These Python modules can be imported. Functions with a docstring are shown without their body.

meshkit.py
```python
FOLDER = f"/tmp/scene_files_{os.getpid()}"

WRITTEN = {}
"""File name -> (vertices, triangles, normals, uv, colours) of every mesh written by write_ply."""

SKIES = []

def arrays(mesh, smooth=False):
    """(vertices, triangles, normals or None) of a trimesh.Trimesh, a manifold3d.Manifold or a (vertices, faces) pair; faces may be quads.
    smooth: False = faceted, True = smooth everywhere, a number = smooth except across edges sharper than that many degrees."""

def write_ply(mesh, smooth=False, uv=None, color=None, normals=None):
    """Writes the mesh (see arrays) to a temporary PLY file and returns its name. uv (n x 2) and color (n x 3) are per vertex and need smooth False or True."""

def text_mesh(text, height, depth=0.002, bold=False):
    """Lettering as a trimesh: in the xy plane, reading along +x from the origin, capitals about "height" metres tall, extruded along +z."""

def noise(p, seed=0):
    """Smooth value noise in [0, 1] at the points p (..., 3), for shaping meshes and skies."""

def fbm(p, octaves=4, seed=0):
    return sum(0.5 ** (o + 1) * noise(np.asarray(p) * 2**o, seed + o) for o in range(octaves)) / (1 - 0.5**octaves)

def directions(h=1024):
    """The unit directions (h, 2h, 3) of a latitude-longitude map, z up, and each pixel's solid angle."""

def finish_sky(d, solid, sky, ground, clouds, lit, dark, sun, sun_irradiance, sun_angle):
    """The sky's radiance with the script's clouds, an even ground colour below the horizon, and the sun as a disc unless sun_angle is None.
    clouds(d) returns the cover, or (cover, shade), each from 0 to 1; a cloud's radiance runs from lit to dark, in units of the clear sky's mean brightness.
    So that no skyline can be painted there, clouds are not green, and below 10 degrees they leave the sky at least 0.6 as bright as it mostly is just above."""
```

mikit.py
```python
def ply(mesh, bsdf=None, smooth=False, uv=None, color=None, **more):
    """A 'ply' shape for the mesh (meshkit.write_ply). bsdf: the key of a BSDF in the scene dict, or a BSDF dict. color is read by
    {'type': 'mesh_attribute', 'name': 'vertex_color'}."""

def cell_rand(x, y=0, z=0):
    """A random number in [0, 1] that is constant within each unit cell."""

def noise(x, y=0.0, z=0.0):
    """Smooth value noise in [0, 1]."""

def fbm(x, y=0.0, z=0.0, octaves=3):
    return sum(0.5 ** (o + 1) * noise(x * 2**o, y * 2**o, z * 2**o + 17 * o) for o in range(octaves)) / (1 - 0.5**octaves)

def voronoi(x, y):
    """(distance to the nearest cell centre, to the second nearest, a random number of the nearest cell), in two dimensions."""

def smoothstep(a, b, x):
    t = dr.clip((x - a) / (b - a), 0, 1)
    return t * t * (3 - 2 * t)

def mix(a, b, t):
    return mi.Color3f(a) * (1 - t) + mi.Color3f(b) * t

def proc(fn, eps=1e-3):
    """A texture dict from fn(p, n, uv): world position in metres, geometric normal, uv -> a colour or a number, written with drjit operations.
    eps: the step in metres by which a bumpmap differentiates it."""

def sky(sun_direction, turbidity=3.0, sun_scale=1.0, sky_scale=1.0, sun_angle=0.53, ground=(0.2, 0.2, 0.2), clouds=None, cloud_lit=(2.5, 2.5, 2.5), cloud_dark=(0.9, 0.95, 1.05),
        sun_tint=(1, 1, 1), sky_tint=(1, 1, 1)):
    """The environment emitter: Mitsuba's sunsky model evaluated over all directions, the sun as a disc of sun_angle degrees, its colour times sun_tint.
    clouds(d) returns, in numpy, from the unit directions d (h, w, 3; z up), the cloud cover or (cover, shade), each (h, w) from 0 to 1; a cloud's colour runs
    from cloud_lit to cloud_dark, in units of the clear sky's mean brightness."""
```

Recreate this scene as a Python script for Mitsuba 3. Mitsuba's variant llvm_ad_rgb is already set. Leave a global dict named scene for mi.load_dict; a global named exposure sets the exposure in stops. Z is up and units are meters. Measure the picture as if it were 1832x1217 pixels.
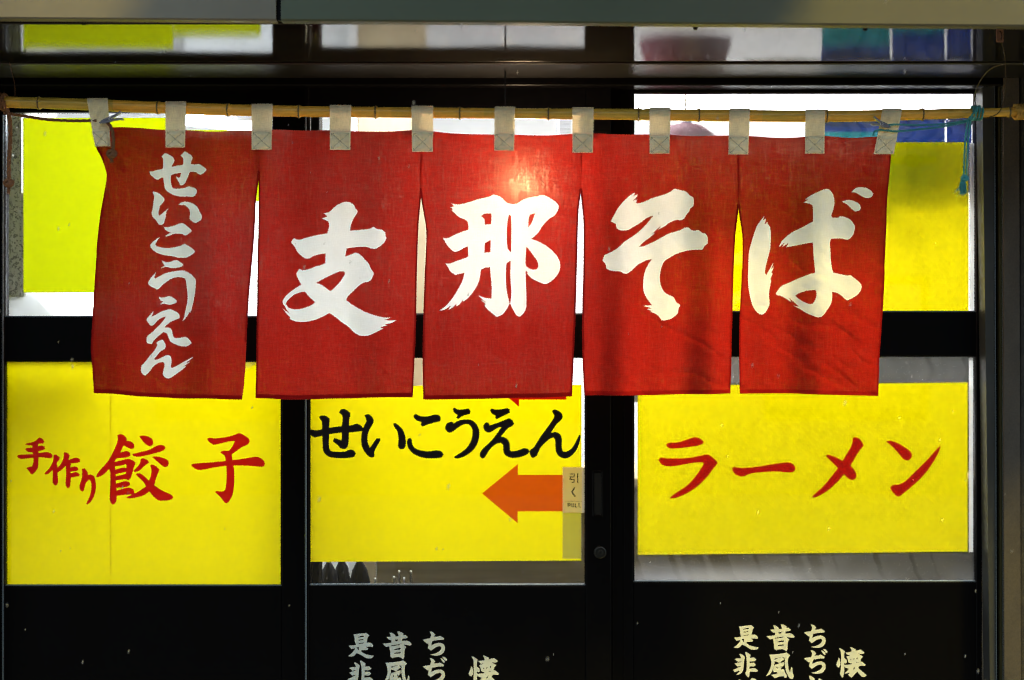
"""A ramen shop front on a wet winter night: a red noren on a bamboo pole before sliding doors with back-lit yellow sheets."""
import math
import random

import drjit as dr
import mitsuba as mi
import mikit
import meshkit
import numpy as np
import trimesh
from shapely.geometry import LineString, Point, Polygon, box
from shapely.ops import unary_union

T = mi.ScalarTransform4f
random.seed(7)
rng = np.random.default_rng(7)
scene, labels = {}, {}

# ---- camera, sky, exposure -------------------------------------------------------------------------------------------
# The shop front was drawn on a plan with 1.3 mm to the unit; the doors stand at y = 0, the street is at negative y.
U, DIST, ZC = 0.0013, 3.3, 1.374            # metres per plan unit at the doors; camera distance; camera height
exposure = 2.0
scene['camera'] = {
    'type': 'thinlens', 'fov': 2 * math.degrees(math.atan(916 * U / DIST)), 'fov_axis': 'x', 'near_clip': 0.05, 'far_clip': 400.0,
    'aperture_radius': 0.005, 'focus_distance': 3.05,
    'to_world': T().look_at(origin=[0, -DIST, ZC], target=[0, 0, ZC], up=[0, 0, 1])}
# low night cloud lit by the town, and one warm street light high up across the pavement (the sun disc, widened)
scene['sky'] = mikit.sky((0.42, -0.45, 0.79), turbidity=3, sky_scale=4.2, sun_scale=0.95, sun_angle=7.0, sun_tint=(1.0, 0.86, 0.16),
                         clouds=lambda d: 1.0, cloud_lit=(0.84, 1.06, 1.28), ground=(0.04, 0.04, 0.04))
# ---------------------------------------------------------------------------------------------------------------------
# LETTERING, drawn as outlines. Every outline is read on a grid sheet: frame = (left, top, grid units per unit of the shop front plan).
FRAMES = {
 'a': (255, 265, 15.217), 'b': (255, 335, 15.217), 'c': (255, 395, 15.217), 'd': (255, 460, 15.217), 'e': (255, 515, 15.217), 'f': (245, 600, 15.217),
 'g': (500, 350, 8.327), 'h': (500, 475, 8.327), 'i': (780, 340, 7.965), 'j': (780, 455, 7.965), 'k': (1070, 330, 8.724), 'l': (1070, 450, 8.724),
 'm': (1330, 330, 7.633), 'n': (1330, 450, 7.633), 'o': (20, 770, 8.694), 'p': (170, 770, 8.694), 'q': (330, 770, 8.694),
 'r': (540, 720, 7.046), 's': (790, 720, 7.046), 't': (1170, 770, 6.785), 'u': (1430, 770, 6.785), 'v': (1300, 1110, 11.377), 'w': (1430, 1110, 11.377),
 'x': (850, 820, 6.405)}
# one string per outline: "frame x,y x,y ... frame x,y ..."; a leading '-' is a hole in the glyph
GLYPHS = {
'noren_1': [
 "a 525,235 610,148 655,150 760,205 830,245 890,345 860,430 825,500 835,530 930,500 1110,468 1125,440 1130,370 1115,290 1095,260 1040,212 1095,165 1140,108 1180,105 1290,175 1350,230 1365,275 1335,345 1325,440 1460,440 1530,428 1600,475 1700,545 1720,590 1640,680 1560,725 1510,705 1445,655 1305,655 1280,720 1240,830 1180,960 1120,1020 1065,1030 1035,1010 1030,970 960,850 940,780 1020,830 1045,800 1075,690 930,710 805,755 800,780 795,900 805,1000 830,1070 870,1110 960,1120 1080,1110 1200,1080 1250,1050 1300,1055 1400,1085 1455,1115 1480,1170 b 1475,130 1440,210 1390,260 1220,260 1060,268 960,245 850,215 740,155 660,100 625,40 610,0 a 605,1000 590,900 580,810 500,830 435,865 375,855 300,795 240,745 195,650 300,640 430,605 555,585 580,540 578,430 580,330 560,280",
 "b 275,140 300,120 370,135 460,175 540,245 600,310 610,350 590,390 530,460 475,530 460,600 445,740 455,770 490,765 600,670 715,585 710,605 645,680 665,705 635,770 655,790 630,860 600,970 560,1020 500,1035 450,1010 395,925 310,835 265,750 260,690 290,560 305,400 325,300 320,240 295,185",
 "b 995,490 1060,435 1150,405 1240,405 1350,440 1430,485 1490,550 1530,640 1580,740 1590,820 1570,880 1500,930 1450,965 1410,970 1350,930 1290,875 1285,820 1300,720 1280,620 1240,560 1190,510 1140,490 1080,495",
 "c 585,165 620,180 740,175 880,140 1000,95 1070,68 1110,72 1190,130 1270,190 1320,245 1340,285 1270,345 1215,395 1165,408 1100,372 960,360 860,375 770,410 700,430 630,425 700,375 800,325 720,305 650,265 610,215",
 "c 490,455 430,525 420,565 380,620 365,650 390,685 470,720 600,745 740,752 880,735 1030,700 1110,660 1170,625 1200,655 1290,710 1370,770 1415,820 1405,860 1340,930 1260,985 1180,1012 1080,1020 970,1010 850,975 740,965 600,940 480,905 380,860 310,800 255,750 235,690 265,630 330,560 420,490",
 "d 550,95 590,120 640,140 710,148 800,130 880,98 960,90 1000,105 1060,155 1125,200 1130,235 1080,265 990,295 880,310 780,300 660,275 540,310 535,295 630,235 580,170",
 "d 395,415 375,470 350,560 365,590 420,565 540,505 640,455 760,420 900,395 1000,378 1120,372 1190,390 1290,450 1380,540 1430,620 1440,700 1430,830 1415,1000 1395,1130 e 1385,370 1360,460 1335,590 1300,685 1280,650 1250,740 1220,785 1205,790 1160,870 1120,910 1130,870 1165,770 1180,640 1220,480 1240,340 1240,200 1225,40 d 1215,800 1200,680 1190,620 1170,590 1100,560 980,552 880,575 780,620 660,700 560,780 470,870 420,885 360,850 270,820 200,765 178,720 200,660 240,590 310,510",
 "e 475,245 510,265 560,275 640,265 750,230 800,240 890,285 960,345 975,385 940,420 860,450 785,475 720,460 620,440 515,460 520,440 600,385 520,345 490,295",
 "e 330,640 320,690 265,785 340,760 440,710 560,645 700,605 800,580 840,605 960,660 1020,720 1045,790 1040,830 960,870 860,905 740,980 640,1070 650,1090 720,1080 780,1095 830,1140 855,1200 f 1030,30 1060,65 1100,75 1200,70 1280,50 1350,45 1420,100 1470,165 1495,215 1440,260 1380,300 1320,305 1200,290 1100,250 1000,205 940,155 905,70 880,10 850,-50 775,-88 720,-55 640,0 560,80 490,150 460,210 430,242 380,235 310,212 298,130 330,20 e 300,1205 420,1090 540,970 620,870 680,795 620,800 500,850 420,915 350,1000 300,1035 260,1030 200,970 150,900 140,860 180,800 240,730",
 "f 555,210 620,160 700,122 740,125 790,190 820,260 820,330 790,380 715,415 650,470 570,570 510,650 520,672 600,650 720,600 820,550 900,535 950,560 985,640 995,720 970,840 985,880 1060,865 1180,800 1300,725 1420,650 1525,590 1500,630 1345,755 1455,715 1440,740 1290,850 1370,825 1350,860 1240,960 1120,1050 1000,1130 920,1170 860,1170 780,1120 740,1040 750,980 780,860 790,800 770,750 720,730 640,740 550,790 470,860 400,960 320,1050 270,1092 220,1080 160,1020 138,950 140,880 160,820 220,770 300,680 380,570 470,470 540,370 590,260 580,235"],
'noren_2': [
 "g 658,265 745,245 830,165 940,105 1010,95 1070,110 1110,145 1130,190 1160,225 1160,260 1110,335 1070,430 1055,525 1200,512 1350,490 1400,458 1440,490 1520,505 1570,545 1570,585 1588,630 1540,710 1430,788 1370,788 1290,765 1150,770 1005,790 985,912 1060,885 1140,855 1200,880 1260,940 1330,1020 1350,1070 h 1360,50 1400,110 1375,190 1330,240 1250,258 1180,310 1090,400 1030,460 1000,520 1080,580 1250,680 1420,745 1560,775 1655,775 1555,810 1640,820 1735,812 1660,855 1550,880 1600,892 1490,920 1540,938 1420,1000 1310,1048 1200,1045 1120,1000 1040,920 940,850 840,770 750,710 600,785 480,825 350,845 230,830 148,795 172,780 110,720 50,645 100,680 155,718 110,655 75,600 48,550 60,510 120,435 200,370 330,285 300,240 250,130 300,50 350,72 440,55 560,10 g 600,1045 685,1010 690,865 600,875 500,905 440,940 370,930 270,840 235,770 175,700 220,635 285,662 400,630 560,590 715,565 740,460 735,395 700,375 630,340 718,312",
 "-h 545,262 680,190 820,125 910,92 970,95 985,125 930,220 860,300 790,370 760,383 720,355 620,285",
 "-h 95,575 130,520 220,440 320,400 385,395 440,465 535,550 480,590 370,635 260,655 150,635"],
'noren_3': [
 "i 220,192 310,208 450,180 620,130 780,90 820,68 930,105 1000,170 1050,190 1150,190 1230,140 1330,105 1440,90 1500,72 1570,88 1680,150 1740,205 1748,260 1700,350 1600,420 1520,510 1440,630 1355,695 1450,730 1560,790 1660,870 1730,950 j 1765,110 1770,190 1740,280 1660,370 1560,425 1490,405 1380,355 1330,310 1290,265 1318,262 1280,235 1280,300 1285,500 1290,680 1280,780 1230,860 1190,892 1150,870 1100,790 1058,705 1044,705 1020,760 950,855 865,895 810,850 725,775 690,725 715,715 640,655 725,690 650,635 605,585 690,620 790,635 795,480 780,300 770,185 700,195 645,215 630,300 600,420 520,550 440,640 385,675 380,655 320,730 290,740 295,705 230,765 175,795 215,730 130,790 55,805 150,730 240,620 320,490 380,370 405,265 340,278 280,300 210,250 165,175 135,135 200,135 300,95 400,60 460,35 i 460,920 455,805 400,825 320,870 265,885 215,850 155,780 100,685 165,690 300,625 465,565 455,470 420,425 340,395 225,295 245,275 200,250 260,235",
 "-i 640,375 700,340 790,335 790,490 695,495 690,420", "-i 695,760 780,715 775,885 690,900",
 "-i 1040,350 1070,370 1075,600 1070,880 1025,840 1010,700 1015,480", "-i 1335,350 1415,330 1370,450 1320,530 1315,460",
 "-i 1290,805 1330,850 1400,950 j 1440,90 1460,160 1440,210 1390,220 1330,200 1285,160 1275,120 i 1280,920",
 "-j 1000,180 1010,125 1065,90 1060,250 1065,400 1072,560 1060,680 1050,698 1040,660 1015,560 998,420"],
'noren_4': [
 "k 575,130 560,170 540,195 620,155 600,200 540,255 608,238 590,300 700,280 850,215 1000,170 1130,115 1200,65 1280,80 1380,105 1440,165 1490,205 1500,260 1490,340 1440,375 1430,420 1390,465 1350,530 1290,555 1240,548 1130,590 1030,660 935,712 995,635 840,772 895,755 820,820 700,910 640,975 720,960 900,880 1100,770 1300,705 1360,670 1410,660 1490,720 1560,712 1620,755 1670,775 1700,830 1702,930 1660,960 1625,1025 1500,1020 1380,1035 1250,1075 1160,1120 l 1090,115 1040,150 1000,230 975,350 970,440 1000,560 1060,650 1180,710 1220,780 1290,840 1260,900 1250,965 1170,1035 1080,1070 1000,1078 960,1020 900,970 815,940 860,930 760,900 850,885 700,848 850,838 780,750 720,640 705,550 715,400 740,300 790,200 845,115 740,145 620,210 520,300 440,352 390,350 335,315 240,310 170,290 130,265 120,200 70,140 105,50 150,35 k 300,1000 400,905 560,800 720,660 862,490 760,525 660,600 520,685 450,720 350,725 290,690 275,620 195,580 250,480 320,360 430,235 520,160"],
'noren_5': [
 "m 285,430 265,490 308,465 290,545 335,510 330,540 370,590 382,700 370,900 n 362,0 330,120 305,220 300,300 318,320 370,230 420,140 395,215 388,245 428,195 390,290 412,300 370,380 390,380 370,480 355,590 365,720 330,800 280,855 230,858 190,830 140,760 100,650 75,530 62,380 65,200 72,60 m 80,900 120,760 180,580 240,490",
 "m 840,205 920,150 1050,90 1120,68 1165,80 1220,150 1240,240 1220,350 1190,430 1210,458 1300,455 1310,435 1370,440 1460,480 1520,560 1525,600 1500,690 1440,750 1400,755 1340,740 1190,745 1170,800 1180,960 n 1185,100 1200,240 1220,292 1420,330 1460,325 1520,370 1600,440 1618,490 1580,570 1500,630 1415,672 1380,650 1330,605 1260,565 1200,555 1200,640 1180,720 1120,810 1050,890 990,900 940,880 870,850 780,785 695,735 775,755 730,710 640,625 680,695 600,640 540,610 460,590 455,570 530,475 640,425 780,360 900,310 965,295 960,200 945,50 m 945,940 940,800 870,805 740,830 600,855 635,792 548,850 582,785 495,855 550,760 680,650 800,590 940,510 940,330 930,290 890,265 820,250 885,210",
 "-n 725,600 780,565 880,535 975,528 985,580 975,640 940,710 900,720 830,690 760,640",
 "m 1480,105 1540,50 1590,35 1680,45 1750,85 1780,125 1760,165 1700,188 1630,165 1540,110", "m 1350,235 1420,210 1500,220 1580,260 1612,310 1600,350 1530,372 1480,330 1420,270"],
'gyoza': [
 "o 415,130 435,112 480,130 515,170 500,205 420,210 415,250 470,238 520,255 528,285 500,305 425,325 425,355 570,340 630,370 645,410 620,432 550,430 470,418 425,420 420,560 395,620 335,685 310,680 275,635 235,585 270,572 325,565 345,500 345,425 180,445 130,440 92,400 110,385 340,370 345,345 260,335 218,295 230,280 330,270 330,240 225,225 230,205 330,185 375,165",
 "o 660,385 700,375 755,420 750,455 710,510 720,560 720,590 760,540 800,470 820,400 818,345 860,345 912,390 890,465 960,435 1020,428 1070,450 1070,490 1030,505 930,515 920,580 990,562 1030,575 1045,605 1020,630 925,640 925,670 1010,650 1065,680 1060,710 930,735 920,850 900,900 870,895 845,840 855,690 850,550 780,620 720,660 730,800 710,850 680,858 645,810 650,700 645,620 570,680 530,690 522,665 600,580 650,480",
 "o 1100,600 1140,592 1190,650 1190,695 1240,688 1290,720 1320,850 1300,990 1240,1110 1180,1155 1170,1140 1230,1000 1250,880 1235,790 1210,765 1160,830 1130,940 1100,955 1070,920 1065,860 1100,740 1105,660",
 "p 345,80 390,60 450,80 492,130 490,165 560,175 612,220 605,275 570,290 520,275 445,235 390,350 490,322 545,345 550,390 500,420 335,435 300,495 400,470 515,445 600,475 632,510 600,590 560,730 520,778 470,760 430,765 325,780 325,830 480,790 540,810 545,850 500,878 335,895 335,940 520,890 600,920 615,970 570,995 440,1005 340,1020 335,1090 300,1150 270,1155 235,1100 230,1020 240,800 235,640 220,600 130,690 40,732 15,720 60,640 200,480 300,300 355,150",
 "-p 310,560 400,550 480,525 490,540 485,590 430,583 315,612", "-p 320,685 400,665 480,645 485,665 470,680 325,715",
 "p 690,95 720,82 820,95 890,140 905,200 880,240 840,245 770,200", "p 580,370 700,340 850,300 950,245 1020,228 1080,240 1095,275 1060,315 940,355 780,395 680,412 600,400",
 "p 715,450 750,432 820,465 840,500 780,545 700,620 620,652 595,635 650,580 695,520", "p 888,415 930,405 1040,425 1130,465 1148,510 1130,560 1085,575 1030,540 950,470",
 "p 630,685 670,668 730,685 840,785 870,700 875,610 858,545 890,530 950,560 1002,610 970,690 920,855 1050,940 1180,1000 1218,1040 1180,1078 1080,1095 990,1090 920,1040 845,950 760,1010 640,1045 530,1060 480,1045 560,1010 680,950 795,870 740,790",
 "q 355,130 390,118 480,125 650,105 780,70 850,45 940,85 1000,130 1015,175 990,215 890,265 735,375 748,465 900,445 1080,415 1150,418 1220,460 1252,515 1240,555 1210,568 1050,555 870,548 765,548 778,700 770,880 745,1010 690,1110 650,1138 615,1110 560,1040 475,960 490,945 600,950 635,920 655,720 650,550 450,580 250,618 180,605 105,550 130,522 400,500 640,478 635,430 615,385 555,345 600,320 695,320 745,250 790,165 700,172 560,205 460,225 410,200 360,155"],
'shop_word': [
 "r 215,190 240,168 300,170 350,205 350,240 340,320 505,300 515,185 500,155 468,130 490,90 540,85 610,130 612,170 600,200 593,295 640,285 690,270 740,290 770,330 765,360 700,370 595,378 590,500 575,560 540,590 490,580 460,545 390,490 410,448 495,480 505,455 505,380 345,402 342,560 360,610 400,622 540,622 600,598 650,605 680,640 665,685 600,700 420,700 330,680 275,620 262,520 258,420 200,435 160,445 110,410 85,365 100,340 180,352 255,340 255,250 245,230",
 "r 790,165 820,150 860,160 905,220 900,260 850,350 830,420 830,500 858,575 940,455 985,455 990,475 915,620 917,680 890,698 850,685 790,620 755,540 750,420 775,320 815,235 810,210", "r 1150,270 1175,260 1220,290 1280,360 1310,470 1308,550 1280,588 1245,590 1215,560 1218,470 1205,370 1160,300",
 "r 1410,165 1435,142 1470,165 1530,178 1610,172 1680,152 1730,165 1752,205 1740,240 1650,260 1520,305 1497,275 1512,248 1450,230 1415,195", "r 1335,460 1365,447 1385,470 1390,520 1420,570 1480,600 1600,618 1700,605 1760,620 1785,660 1760,698 1660,705 1530,698 1420,655 1350,590 1325,510",
 "s 142,80 165,65 200,90 270,88 340,78 365,110 355,145 270,170 205,210 188,190 205,162 160,130", "s 45,320 65,265 120,245 145,250 145,270 220,230 310,215 390,230 450,290 475,370 465,480 410,590 310,670 220,705 170,705 158,685 200,660 300,590 365,500 388,400 380,320 340,275 290,275 220,310 130,375 90,380 55,350",
 "s 612,100 630,78 680,90 750,88 830,73 860,95 860,130 790,165 695,212 675,195 685,170 635,140", "s 525,300 550,260 590,252 605,290 700,260 800,220 850,200 890,225 915,270 890,300 840,325 745,435 790,440 840,480 860,530 862,600 880,618 950,610 1040,578 1090,590 1108,620 1080,655 990,690 880,700 810,670 780,620 775,540 750,510 700,520 640,560 590,620 540,700 510,708 480,680 490,630 525,580 640,470 760,305 700,325 620,375 580,378 540,350",
 "s 1392,110 1420,92 1470,105 1520,150 1525,190 1500,230 1455,270 1378,385 1440,375 1490,400 1515,460 1515,570 1530,620 1570,622 1640,580 1700,480 1735,408 1755,420 1740,500 1700,600 1630,680 1560,705 1490,685 1445,630 1435,540 1430,470 1410,440 1350,470 1250,570 1200,670 1160,702 1130,690 1112,640 1120,600 1160,570 1250,430 1360,280 1420,180 1410,145"],
'ramen': [
 "t 148,180 165,158 280,148 380,120 490,85 540,92 595,130 600,160 540,185 330,215 210,222 165,205", "t 55,360 75,335 220,342 430,335 560,310 650,295 690,315 765,380 768,405 720,465 660,545 540,670 400,765 280,815 200,830 195,815 260,765 400,670 520,540 605,410 595,390 480,395 280,430 150,435 90,410",
 "t 948,465 965,443 1050,458 1200,450 1400,420 1580,393 1650,393 1700,425 1715,465 1700,500 1660,512 1480,500 1320,508 1190,522 1110,552 1060,560 1000,540 960,500",
 "u 650,95 680,82 730,105 780,175 775,195 735,240 620,430 680,500 693,550 680,590 640,603 595,585 542,535 450,640 320,750 200,812 160,815 165,795 300,670 470,460 410,400 320,310 345,298 420,318 525,372 600,250 640,170",
 "u 1055,135 1100,127 1190,155 1300,220 1360,275 1365,320 1340,358 1310,366 1265,350 1220,300 1130,200", "u 1105,695 1130,668 1210,658 1290,615 1410,500 1560,350 1705,190 1712,205 1670,310 1540,510 1380,670 1250,775 1220,800 1195,803 1150,770 1115,725"],
'door_a': [
 "v 248,125 300,120 480,100 500,95 560,150 530,190 510,295 570,290 620,320 640,350 625,380 560,370 430,380 500,378 540,405 525,435 410,440 400,460 470,510 560,535 650,550 620,590 570,602 490,590 390,530 310,495 260,550 210,565 140,555 200,510 270,430 275,400 205,418 150,350 300,335 275,270 270,200",
 "-v 330,180 400,160 455,155 450,172 340,190", "-v 340,233 440,220 440,237 345,249", "-v 345,303 450,288 455,302 350,317", "-v 310,385 355,375 350,445 335,430",
 "v 258,690 280,680 340,710 375,745 360,800 345,950 325,1040 270,1095 190,1115 260,1040 255,1025 165,1055 130,1010 200,980 290,935 290,925 220,940 160,880 300,845 300,830 230,850 165,795 200,775 295,770 285,740",
 "v 375,645 400,645 490,705 475,765 560,755 605,800 570,830 470,835 470,870 560,862 597,905 560,935 465,935 465,985 570,975 640,1020 620,1050 470,1045 465,1120 440,1160 420,1150 375,1080 405,1010 405,780",
 "v 245,1205 300,1215 290,1240 250,1240", "v 480,1200 530,1170 600,1200 610,1240 520,1240"],
'door_b': [
 "v 945,105 1000,110 1060,150 1060,180 1130,170 1100,80 1150,85 1225,125 1215,155 1260,150 1310,195 1280,215 1200,225 1195,270 1290,265 1350,290 1385,335 1360,360 1260,345 1215,335 1280,390 1255,420 1240,530 1235,600 1215,630 1150,590 1045,595 1015,615 965,580 960,480 940,375 880,390 810,320 900,315 985,300 985,255 940,245 890,190 970,185 965,150",
 "-v 1060,245 1115,235 1110,267 1060,275", "-v 980,358 1070,343 1160,333 1150,350 985,374", "-v 1035,433 1160,403 1170,425 1160,438 1040,447", "-v 1045,503 1165,488 1160,517 1045,524",
 "v 870,700 1050,685 1180,665 1215,650 1295,715 1255,770 1250,880 1260,980 1290,1065 1315,945 1335,965 1345,1070 1365,1130 1350,1190 1320,1195 1270,1165 1205,1020 1185,900 1185,760 1090,755 980,775 970,900 935,1010 890,1090 800,1142 850,1060 890,970 910,870 900,800",
 "v 975,805 1050,770 1130,755 1175,790 1090,855 1110,862 1165,850 1170,900 1130,950 1105,980 1110,1000 1165,990 1190,1060 1230,1130 1215,1170 1180,1175 1155,1135 1060,1150 980,1180 905,1110 1040,1085 1020,1050 960,1055 945,1010 985,900 1020,895 1085,868 975,830",
 "-v 1005,955 1038,950 1030,992", "-v 1097,938 1118,932 1110,972"],
'door_c': [
 "w 232,85 290,95 345,150 310,190 400,185 440,170 520,220 505,250 400,255 285,275 265,360 340,325 440,310 510,340 535,400 530,460 480,530 400,560 330,562 240,542 350,515 430,470 470,410 440,372 360,395 300,435 255,465 195,410 215,330 180,322 95,250 130,238 240,220 260,150",
 "w 232,611 290,621 345,676 310,716 400,711 440,696 520,746 505,776 400,781 285,801 265,886 340,851 440,836 510,866 535,926 530,986 480,1056 400,1086 330,1088 240,1068 350,1041 430,996 470,936 440,898 360,921 300,961 255,991 195,936 215,856 180,848 95,776 130,764 240,746 260,676",
 "w 440,612 480,620 535,675 520,710 480,670", "w 480,585 530,590 578,640 565,668 540,660", "w 195,1135 230,1130 315,1185 310,1240 230,1240", "w 385,1195 410,1180 470,1215 440,1240 385,1240"],
'door_d': [
 "w 800,760 820,780 835,830 830,920 805,960 775,950 748,900 770,850 790,800", "w 808,570 840,570 930,630 915,680 915,900 912,1080 885,1165 865,1160 825,1080 845,1000 845,650", "w 915,770 960,800 970,860 940,880 912,860",
 "w 1030,550 1060,548 1150,590 1150,620 1250,595 1330,655 1290,685 1200,680 1300,735 1255,790 1245,840 1280,845 1350,905 1330,930 1230,925 1200,970 1370,1115 1330,1150 1270,1145 1180,1045 1060,1170 990,1110 1030,1070 920,1085 1010,985 925,960 914,910 1050,895 1070,880 1000,860 980,780 955,740 1060,700 990,705 935,655 1060,640 1065,610",
 "-w 1038,788 1056,788 1056,816 1043,811", "-w 1103,773 1121,778 1113,807 1100,801", "-w 1173,752 1192,758 1181,797 1166,791", "-w 1085,1005 1142,932 1122,990", "-w 1150,856 1205,850 1205,858 1152,864"],
}
# strokes of the small plate: (pen width, points)
PLATE = [(9, "x 1085,180 1135,180 1135,214 1090,214 1088,246 1138,246 1130,278 1106,281"), (10, "x 1176,172 1176,285"), (14, "x 1142,335 1108,386 1148,440"), (3, "x 1035,492 1228,492"),
 (8, "x 1064,562 1064,517 1084,517 1090,528 1084,540 1066,540"), (8, "x 1106,515 1106,550 1116,561 1128,550 1128,515"), (8, "x 1150,514 1150,560 1172,560"), (8, "x 1190,514 1190,560 1212,560")]


def read_points(text):
    pts, fr = [], None
    for w in text.split():
        if ',' in w:
            x, y = w.split(',')
            pts.append((fr[0] + float(x) / fr[2], fr[1] + float(y) / fr[2]))
        else:
            fr = FRAMES[w]
    return np.array(pts)


def smooth_outline(p, corner=48.0):
    """Closed polyline -> Catmull-Rom curve through its points, kept sharp where it turns by more than 'corner' degrees."""
    n = len(p)
    d = np.roll(p, -1, 0) - p
    ln = np.linalg.norm(d, axis=1) + 1e-9
    a = np.degrees(np.arccos(np.clip((np.roll(d, 1, 0) * d).sum(1) / (np.roll(ln, 1) * ln), -1, 1)))
    sharp = a > corner
    out = []
    for i in range(n):
        p1, p2 = p[i], p[(i + 1) % n]
        L = ln[i]
        m1 = d[i] if sharp[i] else (p2 - p[i - 1]) / (L + ln[i - 1]) * L
        m2 = d[i] if sharp[(i + 1) % n] else (p[(i + 2) % n] - p1) / (L + ln[(i + 1) % n]) * L
        k = max(1, min(5, int(L / 1.3)))
        for t in np.arange(k) / k:
            t2, t3 = t * t, t * t * t
            out.append((2 * t3 - 3 * t2 + 1) * p1 + (t3 - 2 * t2 + t) * m1 + (-2 * t3 + 3 * t2) * p2 + (t3 - t2) * m2)
    return np.array(out)


def glyph_shape(name):
    """The lettering of one panel as a shapely shape, in plan units (x right, y down)."""
    solid, holes = [], []
    for s in GLYPHS[name]:
        hole = s[0] == '-'
        g = Polygon(smooth_outline(read_points(s.lstrip('-')))).buffer(0)
        (holes if hole else solid).append(g)
    g = unary_union(solid)
    return g.difference(unary_union(holes)) if holes else g


# ---- tools -----------------------------------------------------------------------------------------------------------
def at(x, y, d=0.0):
    """A point of the plan, at the depth d (metres behind the doors)."""
    k = U * (DIST + d) / DIST
    return np.array([(x - 916) * k, d, ZC - (y - 608.5) * k])


def unit(d):
    return U * (DIST + d) / DIST


def key_for(name, parent=None):
    base = f'{parent}__{name}' if parent else name
    k, n = base, 0
    taken = lambda q: q in scene or q in labels or any(s.startswith(q + '__') for s in scene)
    while taken(k):
        n += 1
        k = f'{base}_{n:03d}'
    return k


def put(name, mesh, mat, parent=None, smooth=False, **more):
    """One mesh as one entry of the scene; returns its key."""
    k = key_for(name, parent)
    scene[k] = mikit.ply(mesh, mat, smooth=smooth, **more)
    return k


def thing(name, label, category=None, group=None, kind=None):
    """A thing whose parts follow."""
    k = key_for(name)
    tag(k, label, category, group, kind)
    return k


def tag(k, label=None, category=None, group=None, kind=None):
    labels[k] = {a: b for a, b in (('label', label), ('category', category), ('group', group), ('kind', kind)) if b}
    return k


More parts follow.
